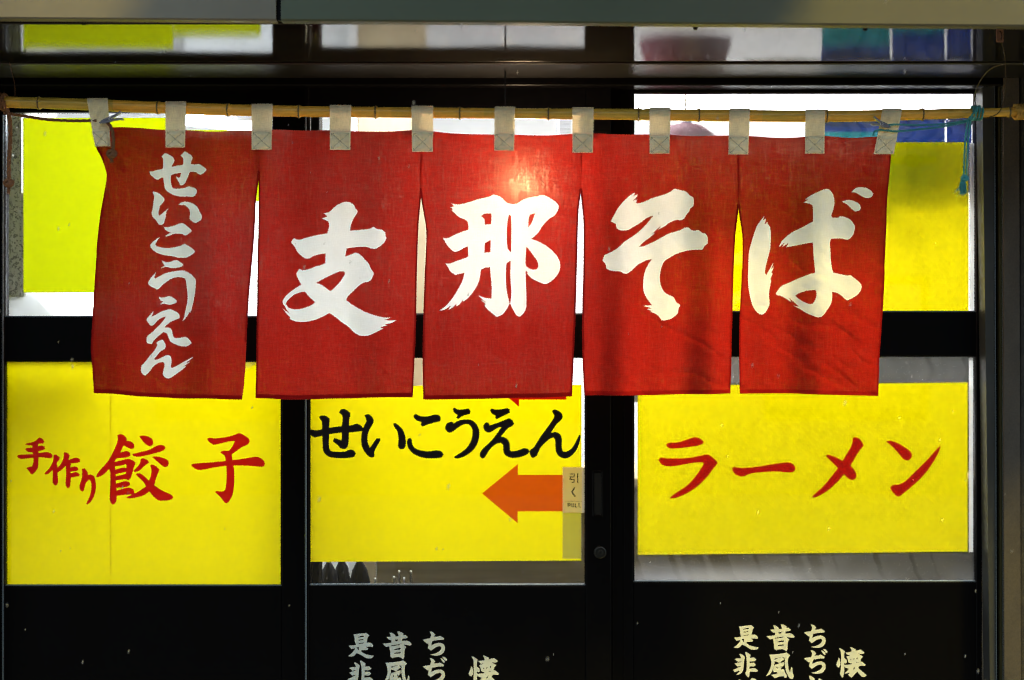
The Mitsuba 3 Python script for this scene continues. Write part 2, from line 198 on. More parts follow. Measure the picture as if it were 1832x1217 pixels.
def cbox(lo, hi, c=0.0015):
    """A box with chamfered edges."""
    lo, hi = np.minimum(lo, hi), np.maximum(lo, hi)
    c = min(c, 0.3 * float((hi - lo).min()))
    pts = []
    for i in range(8):
        p = np.array([(lo, hi)[(i >> a) & 1][a] for a in range(3)], float)
        for a in range(3):
            q = p.copy()
            for b in range(3):
                if b != a:
                    q[b] += c if q[b] == lo[b] else -c
            pts.append(q)
    return trimesh.convex.convex_hull(np.array(pts))


def pbox(x0, y0, x1, y1, d0, d1, c=0.0015):
    """A chamfered bar whose front face covers the plan rectangle at depth d0 and which reaches back to d1."""
    a, b = at(x0, y0, d0), at(x1, y1, d0)
    return cbox([a[0], d0, a[2]], [b[0], d1, b[2]], c)


def prism(pts, d0, d1):
    """A straight prism on a plan outline, front face at d0."""
    g = pts if isinstance(pts, Polygon) else Polygon(pts)
    m = trimesh.creation.extrude_polygon(g, 1.0, engine='earcut')
    k = unit(d0)
    v = np.array(m.vertices)
    return trimesh.Trimesh(np.c_[(v[:, 0] - 916) * k, d0 + v[:, 2] * (d1 - d0), ZC - (v[:, 1] - 608.5) * k], m.faces[:, ::-1] if d1 > d0 else m.faces, process=False)


def flat(g, d):
    """A flat sheet cut to a plan shape at depth d, facing the street."""
    vs, fs, n = [], [], 0
    for q in getattr(g, 'geoms', [g]):
        if q.geom_type != 'Polygon' or q.area < 1e-4:
            continue
        v, f = trimesh.creation.triangulate_polygon(q, engine='earcut')
        vs.append(v), fs.append(f + n)
        n += len(v)
    v, f = np.vstack(vs), np.vstack(fs)
    k = unit(d)
    P = np.c_[(v[:, 0] - 916) * k, np.full(len(v), d), ZC - (v[:, 1] - 608.5) * k]
    nrm = np.cross(P[f[:, 1]] - P[f[:, 0]], P[f[:, 2]] - P[f[:, 0]])
    f = np.where((nrm[:, 1] > 0)[:, None], f[:, ::-1], f)
    return trimesh.Trimesh(P, f, process=False)


def tube(pts, r, sides=10, closed=False, caps=True):
    """A round tube along a 3-D polyline; r is one radius or one per point."""
    p = np.asarray(pts, float)
    n = len(p)
    r = np.broadcast_to(np.asarray(r, float), (n,))
    t = np.gradient(p, axis=0)
    t /= np.linalg.norm(t, axis=1, keepdims=True) + 1e-12
    a = np.cross(t[0], [0, 0, 1.0] if abs(t[0][2]) < 0.9 else [1.0, 0, 0])
    A = []
    for i in range(n):
        a = a - t[i] * (a @ t[i])
        a /= np.linalg.norm(a) + 1e-12
        A.append(a)
    A = np.array(A)
    B = np.cross(t, A)
    g = np.arange(sides) * 2 * np.pi / sides
    v = (p[:, None] + r[:, None, None] * (np.cos(g)[None, :, None] * A[:, None] + np.sin(g)[None, :, None] * B[:, None])).reshape(-1, 3)
    f = []
    for i in range(n - 1):
        for j in range(sides):
            j2 = (j + 1) % sides
            f += [[i * sides + j, i * sides + j2, (i + 1) * sides + j2], [i * sides + j, (i + 1) * sides + j2, (i + 1) * sides + j]]
    if caps:
        v = np.vstack([v, p[:1], p[-1:]])
        c0, c1 = n * sides, n * sides + 1
        for j in range(sides):
            j2 = (j + 1) % sides
            f += [[c0, j2, j], [c1, (n - 1) * sides + j, (n - 1) * sides + j2]]
    return trimesh.Trimesh(v, f, process=False)


def spline(pts, n=40):
    """A smooth curve through points (any dimension)."""
    p = np.asarray(pts, float)
    q = np.vstack([2 * p[0] - p[1], p, 2 * p[-1] - p[-2]])
    out = []
    for u in np.linspace(0, len(p) - 1 - 1e-9, n):
        i = int(u)
        t = u - i
        a, b, c, d = q[i:i + 4]
        out.append(0.5 * (2 * b + (c - a) * t + (2 * a - 5 * b + 4 * c - d) * t * t + (3 * b - a - 3 * c + d) * t ** 3))
    return np.array(out)


def rope(path, r, turns_per_m=70, strands=3, sides=6):
    """A laid rope: strands twisted about a path."""
    p = np.asarray(path, float)
    s = np.r_[0, np.cumsum(np.linalg.norm(np.diff(p, axis=0), axis=1))]
    n = max(12, int(s[-1] * turns_per_m * 9))
    u = np.linspace(0, s[-1], n)
    q = np.c_[[np.interp(u, s, p[:, a]) for a in range(3)]].T
    t = np.gradient(q, axis=0)
    t /= np.linalg.norm(t, axis=1, keepdims=True) + 1e-12
    a = np.cross(t, [0.13, 0.97, 0.21])
    a /= np.linalg.norm(a, axis=1, keepdims=True) + 1e-12
    b = np.cross(t, a)
    out = []
    for k in range(strands):
        ph = u * turns_per_m * 2 * np.pi / strands * 1.0 + k * 2 * np.pi / strands
        out.append(tube(q + 0.52 * r * (np.cos(ph)[:, None] * a + np.sin(ph)[:, None] * b), r * 0.56, sides))
    return trimesh.util.concatenate(out)


def lathe(profile, sides=32):
    """A surface of revolution about z from (radius, z) pairs."""
    return trimesh.creation.revolve(np.asarray(profile, float), sections=sides)


def moved(m, p, rot=None):
    m = m.copy()
    if rot is not None:
        m.apply_transform(rot)
    m.apply_translation(p)
    return m


def rot(deg, axis):
    return trimesh.transformations.rotation_matrix(math.radians(deg), axis)


cat = trimesh.util.concatenate

# ---- materials -------------------------------------------------------------------------------------------------------
P = mikit.proc
nz, fb = mikit.noise, mikit.fbm


def two(d):
    return {'type': 'twosided', 'b': d}


def rgb(*c):
    return {'type': 'rgb', 'value': list(c)}


def principled(base, rough=0.5, metallic=0.0, spec=0.5, **k):
    return two({'type': 'principled', 'base_color': base if isinstance(base, dict) else rgb(*base), 'roughness': rough, 'metallic': metallic, 'specular': spec, **k})


def film(base, trans, rough=0.6, st=0.0):
    d = {'type': 'principledthin', 'base_color': base if isinstance(base, dict) else rgb(*base), 'diff_trans': trans, 'roughness': rough, 'spec_trans': st, 'eta': 1.3}
    return d


def col(c):
    return mi.Color3f(*c)


def dirt(base, amount, scale, seed=0.0):
    """A paint colour with faint cloudy wear."""
    return P(lambda p, n, uv: col(base) * (1 - amount + 2 * amount * fb(p.x * scale + seed, p.z * scale * 0.6, p.y * scale, 4)))


M = scene
M['black_paint'] = principled(dirt((0.0016, 0.0016, 0.0020), 0.35, 9.0), 0.40, spec=0.07)
M['black_gloss'] = principled(dirt((0.0018, 0.0018, 0.0022), 0.4, 7.0, 3), 0.25, spec=0.12)
M['edge_alu'] = principled((0.16, 0.21, 0.24), 0.35, 0.85)
M['bronze_alu'] = principled(dirt((0.018, 0.020, 0.017), 0.3, 12.0), 0.38, 0.55)
M['jamb_alu'] = principled(dirt((0.060, 0.066, 0.064), 0.3, 12.0), 0.34, 0.5)
M['olive_alu'] = principled(dirt((0.05, 0.05, 0.02), 0.25, 14.0), 0.4, 0.6)
M['jamb_stone'] = principled(P(lambda p, n, uv: mikit.mix((0.024, 0.021, 0.016), (0.066, 0.057, 0.044), 0.6 * nz(p.x * 420, p.z * 420, p.y * 420) + 0.4 * fb(p.x * 30, p.z * 12, p.y * 30))), 0.75)
M['wall_render'] = principled(P(lambda p, n, uv: mikit.mix((0.008, 0.008, 0.008), (0.03, 0.027, 0.022), fb(p.x * 40, p.z * 40, p.y * 40, 4))), 0.85)
M['fascia_left'] = principled(dirt((0.140, 0.128, 0.096), 0.16, 5.0), 0.5, spec=0.35)  # beige paint, with some warm street light mixed into its tone
M['fascia_right'] = principled(P(lambda p, n, uv: mikit.mix((0.068, 0.086, 0.055), (0.098, 0.096, 0.068), mikit.smoothstep(0.05, 0.75, p.x + 0.25 * (fb(p.x * 3, p.z * 3) - 0.5))) * (0.9 + 0.2 * fb(p.x * 6, p.z * 4))), 0.5, spec=0.35)  # green paint; the warm shift to the right is street light painted in
M['soffit_gloss'] = two({'type': 'bumpmap', 'scale': 1.0, 'arbitrary': P(lambda p, n, uv: 0.0003 * fb(p.x * 5, p.y * 9, 0, 2), eps=4e-3), 'b': {'type': 'roughplastic', 'alpha': 0.010, 'int_ior': 1.41, 'diffuse_reflectance': rgb(0.012, 0.011, 0.010)}})
M['soffit_dull'] = principled((0.008, 0.008, 0.008), 0.32, spec=0.4)
M['glass'] = {'type': 'thindielectric', 'int_ior': 1.5}


def fog_weight(p, n, uv):
    """Condensation on the right-hand panes: heavier along the edges of the pane and below, broken by runs and drops."""
    f = fb(p.x * 7, p.z * 5, 2.0, 4)
    runs = mikit.smoothstep(0.60, 0.85, nz(p.x * 60 + 2 * nz(p.z * 30, 1.0, 2.0), p.z * 7.0, 5.0)) * 0.12
    drops = mikit.smoothstep(0.80, 0.90, nz(p.x * 260, p.z * 260, 1.0)) * 0.30
    low = mikit.smoothstep(ZC - 0.515, ZC - 0.585, p.z) * (0.35 + 0.65 * mikit.smoothstep(1.0, 0.35, p.x))
    k = U * (DIST + 0.05) / DIST
    px, py = p.x / k + 916, 608.5 - (p.z - ZC) / k
    dry = dr.select((px > 1141) & (px < 1732) & (((py > 255) & (py < 558)) | ((py > 685) & (py < 989))), 0.0, 1.0)
    return dry * dr.clip(0.03 + 0.12 * f * f + 0.30 * low * fb(p.x * 5, p.z * 9, 4.0, 3) * 2 - runs * 0.3 + drops * 0.06, 0.015, 0.8)


M['fogged_glass'] = {'type': 'blendbsdf', 'weight': P(fog_weight), 'a': {'type': 'thindielectric', 'int_ior': 1.5}, 'b': film((0.88, 0.89, 0.92), 1.25, 0.5)}
M['yellow_film'] = film(P(lambda p, n, uv: col((0.70, 0.595, 0.0004)) * (0.955 + 0.06 * fb(p.x * 1.7, p.z * 1.7, 1.0, 2) + 0.012 * nz(p.x * 22, p.z * 1.2, 3.0))), 1.45, 0.35)
M['lime_film'] = film(P(lambda p, n, uv: col((0.41, 0.455, 0.0003)) * (0.95 + 0.08 * fb(p.x * 1.7, p.z * 1.7, 1.0, 2))), 1.45, 0.35)
M['white_film'] = film((0.9, 0.92, 0.95), 1.3)
M['red_vinyl'] = film((0.62, 0.012, 0.012), 1.25, 0.4)
M['orange_vinyl'] = film((0.82, 0.15, 0.004), 1.2, 0.5)
M['black_vinyl'] = principled((0.004, 0.004, 0.005), 0.4, spec=0.3)
M['pale_vinyl'] = principled(dirt((0.52, 0.56, 0.47), 0.10, 30.0), 0.55, spec=0.3)
M['darker_strip_film'] = film((0.60, 0.60, 0.42), 1.5, 0.3)
M['plate_film'] = film((0.90, 0.84, 0.58), 1.2, 0.4)


def weave(p, amount):
    """Threads of a coarse plain weave, with slubs."""
    sx = nz(p.x * 1300, p.z * 130, 3.0) - 0.5
    sz = nz(p.x * 130, p.z * 1300, 9.0) - 0.5
    return 1 + amount * (sx + sz) + amount * 0.6 * (fb(p.x * 500, p.z * 500, 1.0, 2) - 0.5)


def pores(p, n, uv):
    """How much of the open weave lets light straight through, thread by thread."""
    a, b = nz(p.x * 430, p.z * 55, 4.0), nz(p.x * 55, p.z * 430, 8.0)
    return dr.clip(0.017 * (0.10 + 1.9 * (a * a * a + 0.7 * b * b * b) + 0.6 * nz(p.x * 800, p.z * 800, 2.0)), 0.0, 0.4)


PORE = film((0.95, 0.80, 0.60), 1.5, 0.55, 0.92)
M['red_cloth'] = {'type': 'blendbsdf', 'weight': P(pores), 'a': film(P(lambda p, n, uv: col((0.375, 0.0125, 0.0085)) * weave(p, 0.22) * (0.84 + 0.32 * fb(p.x * 5, p.z * 3, 7.0, 4))), 0.74, 0.7), 'b': PORE}
M['white_cloth'] = {'type': 'blendbsdf', 'weight': P(pores), 'a': film(P(lambda p, n, uv: col((0.87, 0.895, 0.92)) * weave(p, 0.06)), 0.86, 0.7), 'b': PORE}
M['hem_cloth'] = film(P(lambda p, n, uv: col((0.28, 0.008, 0.007)) * weave(p, 0.24)), 0.3, 0.6, 0.0)
M['canvas'] = film(P(lambda p, n, uv: col((0.90, 0.80, 0.52)) * weave(p, 0.14) * (0.85 + 0.3 * fb(p.x * 25, p.z * 25, 2.0, 3))), 0.45, 0.7)
M['thread'] = principled((0.78, 0.74, 0.60), 0.8)
M['seam_shade_thread'] = principled((0.44, 0.39, 0.26), 0.8)  # thread darkened to carry the shade of the sunken stitch lines


def bamboo(p, n, uv):
    """Sun-bleached bamboo: straw and olive joints, fine lengthwise fibres."""
    j = mikit.cell_rand(p.x * 5.2 + 40.3, 2.0, 1.0)
    fib = nz(p.x * 10, p.y * 900, p.z * 900)
    c = mikit.mix((0.95, 0.46, 0.05), (0.58, 0.38, 0.05), mikit.smoothstep(0.25, 0.85, j * 0.5 + 0.6 * fb(p.x * 2.2, 1.0, 4.0, 2)))
    return c * (0.72 + 0.4 * fib) * (0.85 + 0.3 * fb(p.x * 30, p.y * 60, p.z * 60, 3))


M['bamboo'] = principled(P(bamboo), 0.3, spec=0.55, clearcoat=0.4, clearcoat_gloss=0.7)
M['bamboo_node'] = principled(P(lambda p, n, uv: mikit.mix((0.05, 0.03, 0.012), (0.16, 0.10, 0.035), nz(p.x * 300, p.y * 200, p.z * 200))), 0.5)
M['hemp'] = principled(P(lambda p, n, uv: mikit.mix((0.085, 0.032, 0.012), (0.22, 0.095, 0.035), nz(p.x * 700, p.y * 700, p.z * 700))), 0.85)
M['teal_cord'] = principled(P(lambda p, n, uv: mikit.mix((0.02, 0.16, 0.17), (0.07, 0.34, 0.34), nz(p.x * 900, p.y * 900, p.z * 900))), 0.85)
M['straw_cord'] = principled(P(lambda p, n, uv: mikit.mix((0.30, 0.15, 0.02), (0.55, 0.33, 0.06), nz(p.x * 900, p.y * 900, p.z * 900))), 0.8)
M['peg_plastic'] = principled((0.16, 0.16, 0.20), 0.3, spec=0.5)
M['steel'] = two({'type': 'roughconductor', 'material': 'Cr', 'alpha': 0.18})
M['brushed_steel'] = principled(P(lambda p, n, uv: col((0.62, 0.65, 0.68)) * (0.8 + 0.35 * nz(p.x * 30, p.z * 400, p.y * 30))), 0.35, 0.75)
M['rusty_plate'] = principled(P(lambda p, n, uv: mikit.mix((0.30, 0.14, 0.09), (0.16, 0.07, 0.04), fb(p.x * 200, p.z * 200, p.y * 200))), 0.7)
M['wire'] = principled((0.035, 0.022, 0.014), 0.5, 0.5)
M['white_plaster'] = two({'type': 'diffuse', 'reflectance': P(lambda p, n, uv: col((0.88, 0.89, 0.90)) * (0.94 + 0.10 * fb(p.x * 5, p.z * 5, p.y * 5)))})
M['beige_board'] = two({'type': 'diffuse', 'reflectance': P(lambda p, n, uv: mikit.mix((0.42, 0.35, 0.23), (0.55, 0.47, 0.32), fb(p.x * 22, p.z * 9, 1.0, 4)))})
M['counter_wood'] = principled(P(lambda p, n, uv: mikit.mix((0.15, 0.142, 0.122), (0.25, 0.236, 0.20), fb(p.x * 4, p.z * 60, 1.0, 4))), 0.35)
M['floor_tile'] = principled((0.10, 0.095, 0.09), 0.4)
M['speckled_stone'] = two({'type': 'diffuse', 'reflectance': P(lambda p, n, uv: mikit.mix((0.30, 0.30, 0.28), (0.74, 0.74, 0.70), mikit.smoothstep(0.25, 0.55, 0.5 * nz(p.x * 420, p.z * 420, p.y * 420) + 0.5 * nz(p.x * 190, p.z * 190, p.y * 190))))})
M['enamel_white'] = principled((0.82, 0.84, 0.86), 0.25)
M['maroon_enamel'] = principled((0.10, 0.010, 0.026), 0.6, spec=0.15)
M['navy_towel'] = film(P(lambda p, n, uv: mikit.mix((0.012, 0.045, 0.34), (0.03, 0.10, 0.55), nz(p.x * 120, p.z * 120))), 0.32)
M['teal_towel'] = film(P(lambda p, n, uv: mikit.mix((0.012, 0.30, 0.42), (0.03, 0.46, 0.58), nz(p.x * 120, p.z * 120))), 0.32)
M['umbrella_cloth'] = principled((0.005, 0.005, 0.007), 0.6, spec=0.15)
M['asphalt'] = principled(P(lambda p, n, uv: col((0.05, 0.05, 0.052)) * (0.6 + 0.8 * nz(p.x * 90, p.y * 90))), 0.35)
M['paving'] = principled(P(lambda p, n, uv: col((0.13, 0.125, 0.12)) * (0.7 + 0.5 * fb(p.x * 8, p.y * 8))), 0.35)
M['dark_facade'] = principled(P(lambda p, n, uv: col((0.035, 0.034, 0.034)) * (0.7 + 0.6 * fb(p.x * 1.5, p.z * 1.5))), 0.8)
M['dark_pane'] = principled((0.01, 0.011, 0.013), 0.1)
M['wet_sleet'] = film((0.34, 0.36, 0.38), 1.0, 0.3)
M['water'] = {'type': 'dielectric', 'int_ior': 1.33}
M['dull_board_grey'] = principled((0.20, 0.205, 0.21), 0.8)  # for the added board behind the right door
M['tube_glow'] = principled((0.9, 0.9, 0.9), 0.4)

# ---- the setting: street, room shell, building across ----------------------------------------------------------------


def slab(name, lo, hi, mat, c=0.004):
    k = put(name, cbox(np.array(lo, float), np.array(hi, float), c), mat)
    return tag(k, kind='structure')


slab('road', (-60, -60, -0.30), (60, -2.6, -0.14), 'asphalt')
slab('pavement', (-60, -2.6, -0.30), (60, -0.02, 0.0), 'paving', 0.02)
slab('floor', (-2.6, 0.0, -0.1), (2.6, 3.2, 0.012), 'floor_tile')
slab('ceiling', (-2.6, 0.10, 2.60), (2.6, 3.2, 2.70), 'white_plaster')
slab('wall_back', (-2.6, 3.0, 0.012), (2.6, 3.15, 2.60), 'white_plaster')
slab('wall_left', (-2.6, 0.10, 0.012), (-2.5, 3.0, 2.60), 'white_plaster')
slab('wall_right', (2.5, 0.10, 0.012), (2.6, 3.0, 2.60), 'white_plaster')

t = thing('ramen_shop_building', 'dark rendered shop wall with a grey green fascia above the sliding doors', 'building')
XL, XR = at(-14, 0, 0.12)[0], at(1826, 0, -0.030)[0]
put('wall', cbox(np.array([-6, -0.026, 0.0]), np.array([XL, 0.12, 2.75]), 0.003), 'wall_render', t)
put('wall', cbox(np.array([XR, -0.026, 0.0]), np.array([6, 0.12, 2.75]), 0.003), 'wall_render', t)
ZS = ZC + 0.607                              # underside of the soffit
put('wall', cbox(np.array([XL + 0.002, -0.03, ZS + 0.02]), np.array([XR - 0.002, 0.098, 2.75]), 0.002), 'wall_render', t)
put('upper_wall', cbox(np.array([-6, -0.04, 2.752]), np.array([6, 0.3, 6.2]), 0.01), 'wall_render', t)
fz = lambda x: at(0, 33 + 14 * x / 1832, -0.60)[2]
for name, x0, x1, mt in (('fascia_panel', -700, 493.5, 'fascia_left'), ('fascia_panel', 502.5, 2500, 'fascia_right')):
    a, b = at(x0, 0, -0.60)[0], at(x1, 0, -0.60)[0]
    pr = trimesh.convex.convex_hull(np.array([[x, y, z] for x, zz in ((a, fz(x0)), (b, fz(x1))) for y, z in ((-0.600, zz + 0.003), (-0.597, zz), (-0.572, zz), (-0.570, zz + 0.36), (-0.597, zz + 0.36), (-0.600, zz + 0.357))]))
    k = put(name, pr, mt, t)
tag(t + '__fascia_panel', 'beige grey fascia panel left of the joint, some warm light in its paint')
tag(t + '__fascia_panel_001', 'grey green fascia panel right of the joint, warm light painted in at the right')
a, b = at(485, 0, -0.588)[0], at(511, 0, -0.588)[0]
put('joint_strip', cbox(np.array([a, -0.592, fz(497) + 0.002]), np.array([b, -0.575, fz(497) + 0.35]), 0.001), 'black_paint', t)
# the glossy underside between the fascia and the door head, its end strip, and three screw heads
put('soffit_panel', cbox(np.array([-2.6, -0.572, ZS]), np.array([2.6, -0.205, ZS + 0.018]), 0.002), 'soffit_gloss', t)
put('soffit_strip', cbox(np.array([-2.6, -0.197, ZS - 0.004]), np.array([2.6, -0.032, ZS + 0.018]), 0.003), 'soffit_dull', t)
put('soffit_top', cbox(np.array([-6, -0.565, ZS + 0.345]), np.array([6, -0.03, ZS + 0.365]), 0.003), 'fascia_right', t)
put('soffit_backing', cbox(np.array([-2.6, -0.206, ZS + 0.006]), np.array([2.6, -0.196, ZS + 0.02]), 0.001), 'black_paint', t)
for x, y in ((150, 41.5), (1244, 50.5), (1548, 52)):
    d = -0.545
    q = at(x, y, d)
    dd = (ZS - ZC) / ((608.5 - y) * U) * DIST - DIST
    q = at(x, y, dd)
    put('screw_head', moved(lathe([(0, -0.004), (0.003, -0.0038), (0.0042, -0.002), (0.0045, 0.0)], 12), [q[0], q[1], ZS]), 'black_paint', t)
# an unseen box awning above the frame, placed to shade the middle of the doors
k = thing('unseen_awning', 'unseen box awning above the fascia, placed to shade the middle of the noren', 'awning')
put('box', cbox(np.array([-0.36, -1.45, ZC + 1.20]), np.array([0.86, -0.62, ZC + 1.34]), 0.01), 'fascia_right', k)
for x in (-0.28, 0.78):
    put('bracket', tube([[x, -0.598, ZC + 0.92], [x, -0.66, ZC + 1.0], [x, -0.95, ZC + 1.21]], 0.012), 'black_paint', k)

# unseen dark building across the street, sized to keep reflections in the panes dark
k = thing('unseen_facing_building', 'unseen dark two storey building across the street, placed to keep reflections dark', 'building')
put('wall', cbox(np.array([-14, -13.0, -0.14]), np.array([16, -10.6, 5.4]), 0.02), 'dark_facade', k)
for i in range(18):
    x, zf = -12.5 + 3.0 * (i % 9), 2.7 * (i // 9)
    w = put('window', cbox(np.array([x, -10.602, 0.6 + zf]), np.array([x + 1.6, -10.56, 2.0 + zf]), 0.01), 'black_paint', k)
    put('pane', cbox(np.array([x + 0.08, -10.562, 0.68 + zf]), np.array([x + 1.52, -10.545, 1.92 + zf]), 0.004), 'dark_pane', w)

# ---- door frame: head, jambs ------------------------------------------------------------------------------------------
t = thing('door_frame', 'black metal door head and jambs with brown stone effect strip at the right', 'door frame')
put('head', cbox(np.array([XL + 0.003, -0.029, at(0, 153, -0.029)[2]]), np.array([XR - 0.003, 0.095, ZS + 0.0175]), 0.002), 'black_gloss', t)
put('head_strip', pbox(-14, 129, 1760, 133, -0.036, -0.029, 0.001), 'bronze_alu', t)


def strip(name, x0, x1, x2, x3, d0, d1, mat, y0=112, y1=1650, part=True):
    """An upright strip: x0..x1 at y = 130, x2..x3 at y = 1217 on the plan."""
    f = lambda a, b, y: a + (b - a) * (y - 130) / 1087
    return put(name, prism([(f(x0, x2, y0), y0), (f(x1, x3, y0), y0), (f(x1, x3, y1), y1), (f(x0, x2, y1), y1)], d0, d1), mat, t)


strip('jamb', 1757, 1780, 1771, 1783.5, -0.012, 0.033, 'jamb_alu')
strip('jamb_groove', 1779.5, 1788, 1783, 1790.5, -0.004, 0.033, 'black_paint')
strip('jamb_lip', 1787.5, 1793, 1790, 1795, -0.022, 0.033, 'olive_alu')
strip('jamb_groove', 1792.5, 1796, 1794.5, 1797.5, -0.008, 0.033, 'black_paint')
strip('jamb_glint', 1778.6, 1780.2, 1782.2, 1783.8, -0.0145, 0.0, 'edge_alu')  # pale metal lines put in as highlights along the jamb edges
strip('jamb_glint', 1792.2, 1793.4, 1794.2, 1795.4, -0.0240, 0.0, 'edge_alu')
strip('cladding_strip', 1795.5, 1823, 1797, 1826.5, -0.032, 0.033, 'jamb_stone')
put('threshold', cbox(np.array([XL + 0.003, -0.035, 0.001]), np.array([XR - 0.003, 0.095, 0.046]), 0.004), 'bronze_alu', t)
strip('jamb', -60, -14, -60, -14, -0.012, 0.033, 'black_paint')

# ---- three sliding doors: stiles, rails, panes, lower panels -----------------------------------------------------------
GL = {}


def sash(label, d, x0, x1, gx0, gx1, top, up0, up1, lo0, lo1, glass, gx0b=None):
    """A door leaf on the plan: outer edges x0, x1; panes gx0..gx1 between up0..up1 and lo0..lo1."""
    t = thing('sliding_door', label, 'door', 'black sliding doors of the shop front')
    e = 0.032
    gb = gx0 if gx0b is None else gx0b
    BOT = 1628
    put('stile', pbox(x0, top, gx0, BOT, d, d + e), 'black_paint', t)
    put('stile', pbox(gx1, top, x1, BOT, d, d + e), 'black_paint', t)
    put('rail', pbox(gx0, top, gx1, up0, d + 0.002, d + e - 0.002), 'black_gloss', t)
    put('rail', pbox(gx0, up1, gx1, lo0, d + 0.002, d + e - 0.002), 'black_paint', t)
    put('kick_panel', pbox(gx0, lo1, gx1, BOT, d + 0.004, d + e - 0.004), 'black_paint', t)
    for a, b in ((up0, up1), (lo0, lo1)):
        put('pane', flat(box(gx0, a, gx1, b), d + 0.016), glass, t)
        # glazing beads: thin metal edges all round the pane
        put('glazing_bead', pbox(gx0, b - 2.6, gx1, b, d + 0.0045, d + 0.0145, 0.0008), 'edge_alu', t)
        put('glazing_bead', pbox(gx0, a, gx1, a + 1.6, d + 0.0045, d + 0.0145, 0.0008), 'black_gloss', t)
        put('glazing_bead', pbox(gx0, a + 1.6, gx0 + 2.0, b - 2.6, d + 0.0045, d + 0.0145, 0.0008), 'black_gloss', t)
        put('glazing_bead', pbox(gx1 - 2.0, a + 1.6, gx1, b - 2.6, d + 0.0045, d + 0.0145, 0.0008), 'black_gloss', t)
    return t


DL, DM, DR = 0.034, 0.0, 0.034
door_l = sash('left black sliding door behind two joined yellow sheets with red kanji', DL, -9, 549, 8, 504, 150, 200, 568, 646, 1049, 'glass')
put('stile_edge', pbox(487, 200, 503.5, 568, DL + 0.003, DL + 0.029), 'black_paint', door_l)
put('stile_trim', pbox(3.0, 205, 5.6, 1600, DL - 0.0035, DL, 0.0008), 'edge_alu', door_l)
door_m = sash('middle black sliding door with the round lock and the small pull plate', DM, 545, 1093, 553, 1048, 150, 200, 563, 639, 1048, 'glass')
put('stile_trim', pbox(545.5, 205, 548.5, 1600, -0.0035, 0.0, 0.0008), 'edge_alu', door_m)
door_r = sash('right black sliding door with fogged panes and a white water stained strip', DR, 1086, 1757, 1133, 1747, 153, 166, 559, 637, 1042, 'fogged_glass')
put('stile_groove', pbox(1096, 200, 1098, 1600, DR - 0.002, DR, 0.0006), 'black_gloss', door_r)
put('stile_groove', pbox(1115, 200, 1117, 1600, DR - 0.002, DR, 0.0006), 'black_gloss', door_r)
put('top_trim', pbox(1126, 154, 1752, 157.5, DR - 0.004, DR, 0.0008), 'bronze_alu', door_r)
put('pane_strip', flat(box(1734.5, 256, 1745, 557), DR + 0.0135), 'white_film', door_r)
put('pane_strip', flat(box(1733.5, 640, 1741, 988), DR + 0.0135), 'white_film', door_r)

# recessed pull and lock on the middle door
h = put('pull_handle', cat([pbox(1060, 842, 1063, 925, -0.006, 0.0), pbox(1076, 842, 1079, 925, -0.006, 0.0), pbox(1063, 842, 1076, 846, -0.006, 0.0), pbox(1063, 921, 1076, 925, -0.006, 0.0)]), 'black_gloss', door_m)
put('recess', pbox(1063, 846, 1076, 921, -0.0012, 0.0), 'bronze_alu', h)
c = at(1073.5, 988, 0)
lock = put('lock', moved(lathe([(0.0, 0.0), (0.0150, 0.0), (0.0150, 0.004), (0.0135, 0.0075), (0.0115, 0.0085), (0.0105, 0.0068), (0.0, 0.0066)], 40), c, rot(90, [1, 0, 0])), 'bronze_alu', door_m, smooth=30)
put('core', moved(lathe([(0, 0.0), (0.0062, 0.0), (0.0062, 0.0092), (0.0055, 0.0098), (0, 0.0098)], 28), c, rot(90, [1, 0, 0])), 'bronze_alu', lock, smooth=30)
put('keyhole', cbox(c + np.array([-0.0007, -0.0106, -0.003]), c + np.array([0.0007, -0.0097, 0.003]), 0.0002), 'black_paint', lock)

# the two blocks of brush lettering on the lower panels; the second is the same four columns, placed on its own door
k = DR + 0.004 - 0.0006
for name in ('door_a', 'door_b', 'door_c', 'door_d'):
    g = glyph_shape(name).buffer(-0.18).buffer(0.36).buffer(-0.18)
    put('lettering', flat(g, k), 'pale_vinyl', door_r)
SHIFT = {'door_a': (1321.8, 1121, 632.4, 1135), 'door_b': (1383.5, 1119.2, 697.1, 1132), 'door_c': (1450.4, 1117.5, 768.6, 1130), 'door_d': (1501, 1160.5, 843.7, 1175.5)}
from shapely import affinity
for name, (a, b, c_, d_) in SHIFT.items():
    g = affinity.affine_transform(glyph_shape(name).buffer(-0.18).buffer(0.36).buffer(-0.18), [1.03, 0, 0, 1.03, c_ - 1.03 * a, d_ - 1.03 * b])
    put('lettering', flat(g, DM + 0.004 - 0.0006), 'pale_vinyl', door_m)

# ---- yellow sheets behind the panes ------------------------------------------------------------------------------------


def sheet(label, x0, y0, x1, y1, d, mat='yellow_film', tilt=0.0, group=None):
    t = thing('yellow_sheet', label, 'sign', group)
    g = Polygon([(x0, y0 + tilt), (x1, y0), (x1, y1), (x0, y1 + tilt)])
    put('film', flat(g, d), mat, t)
    return t


def soft(name, r=0.75):
    return glyph_shape(name).buffer(-r).buffer(2 * r).buffer(-r)


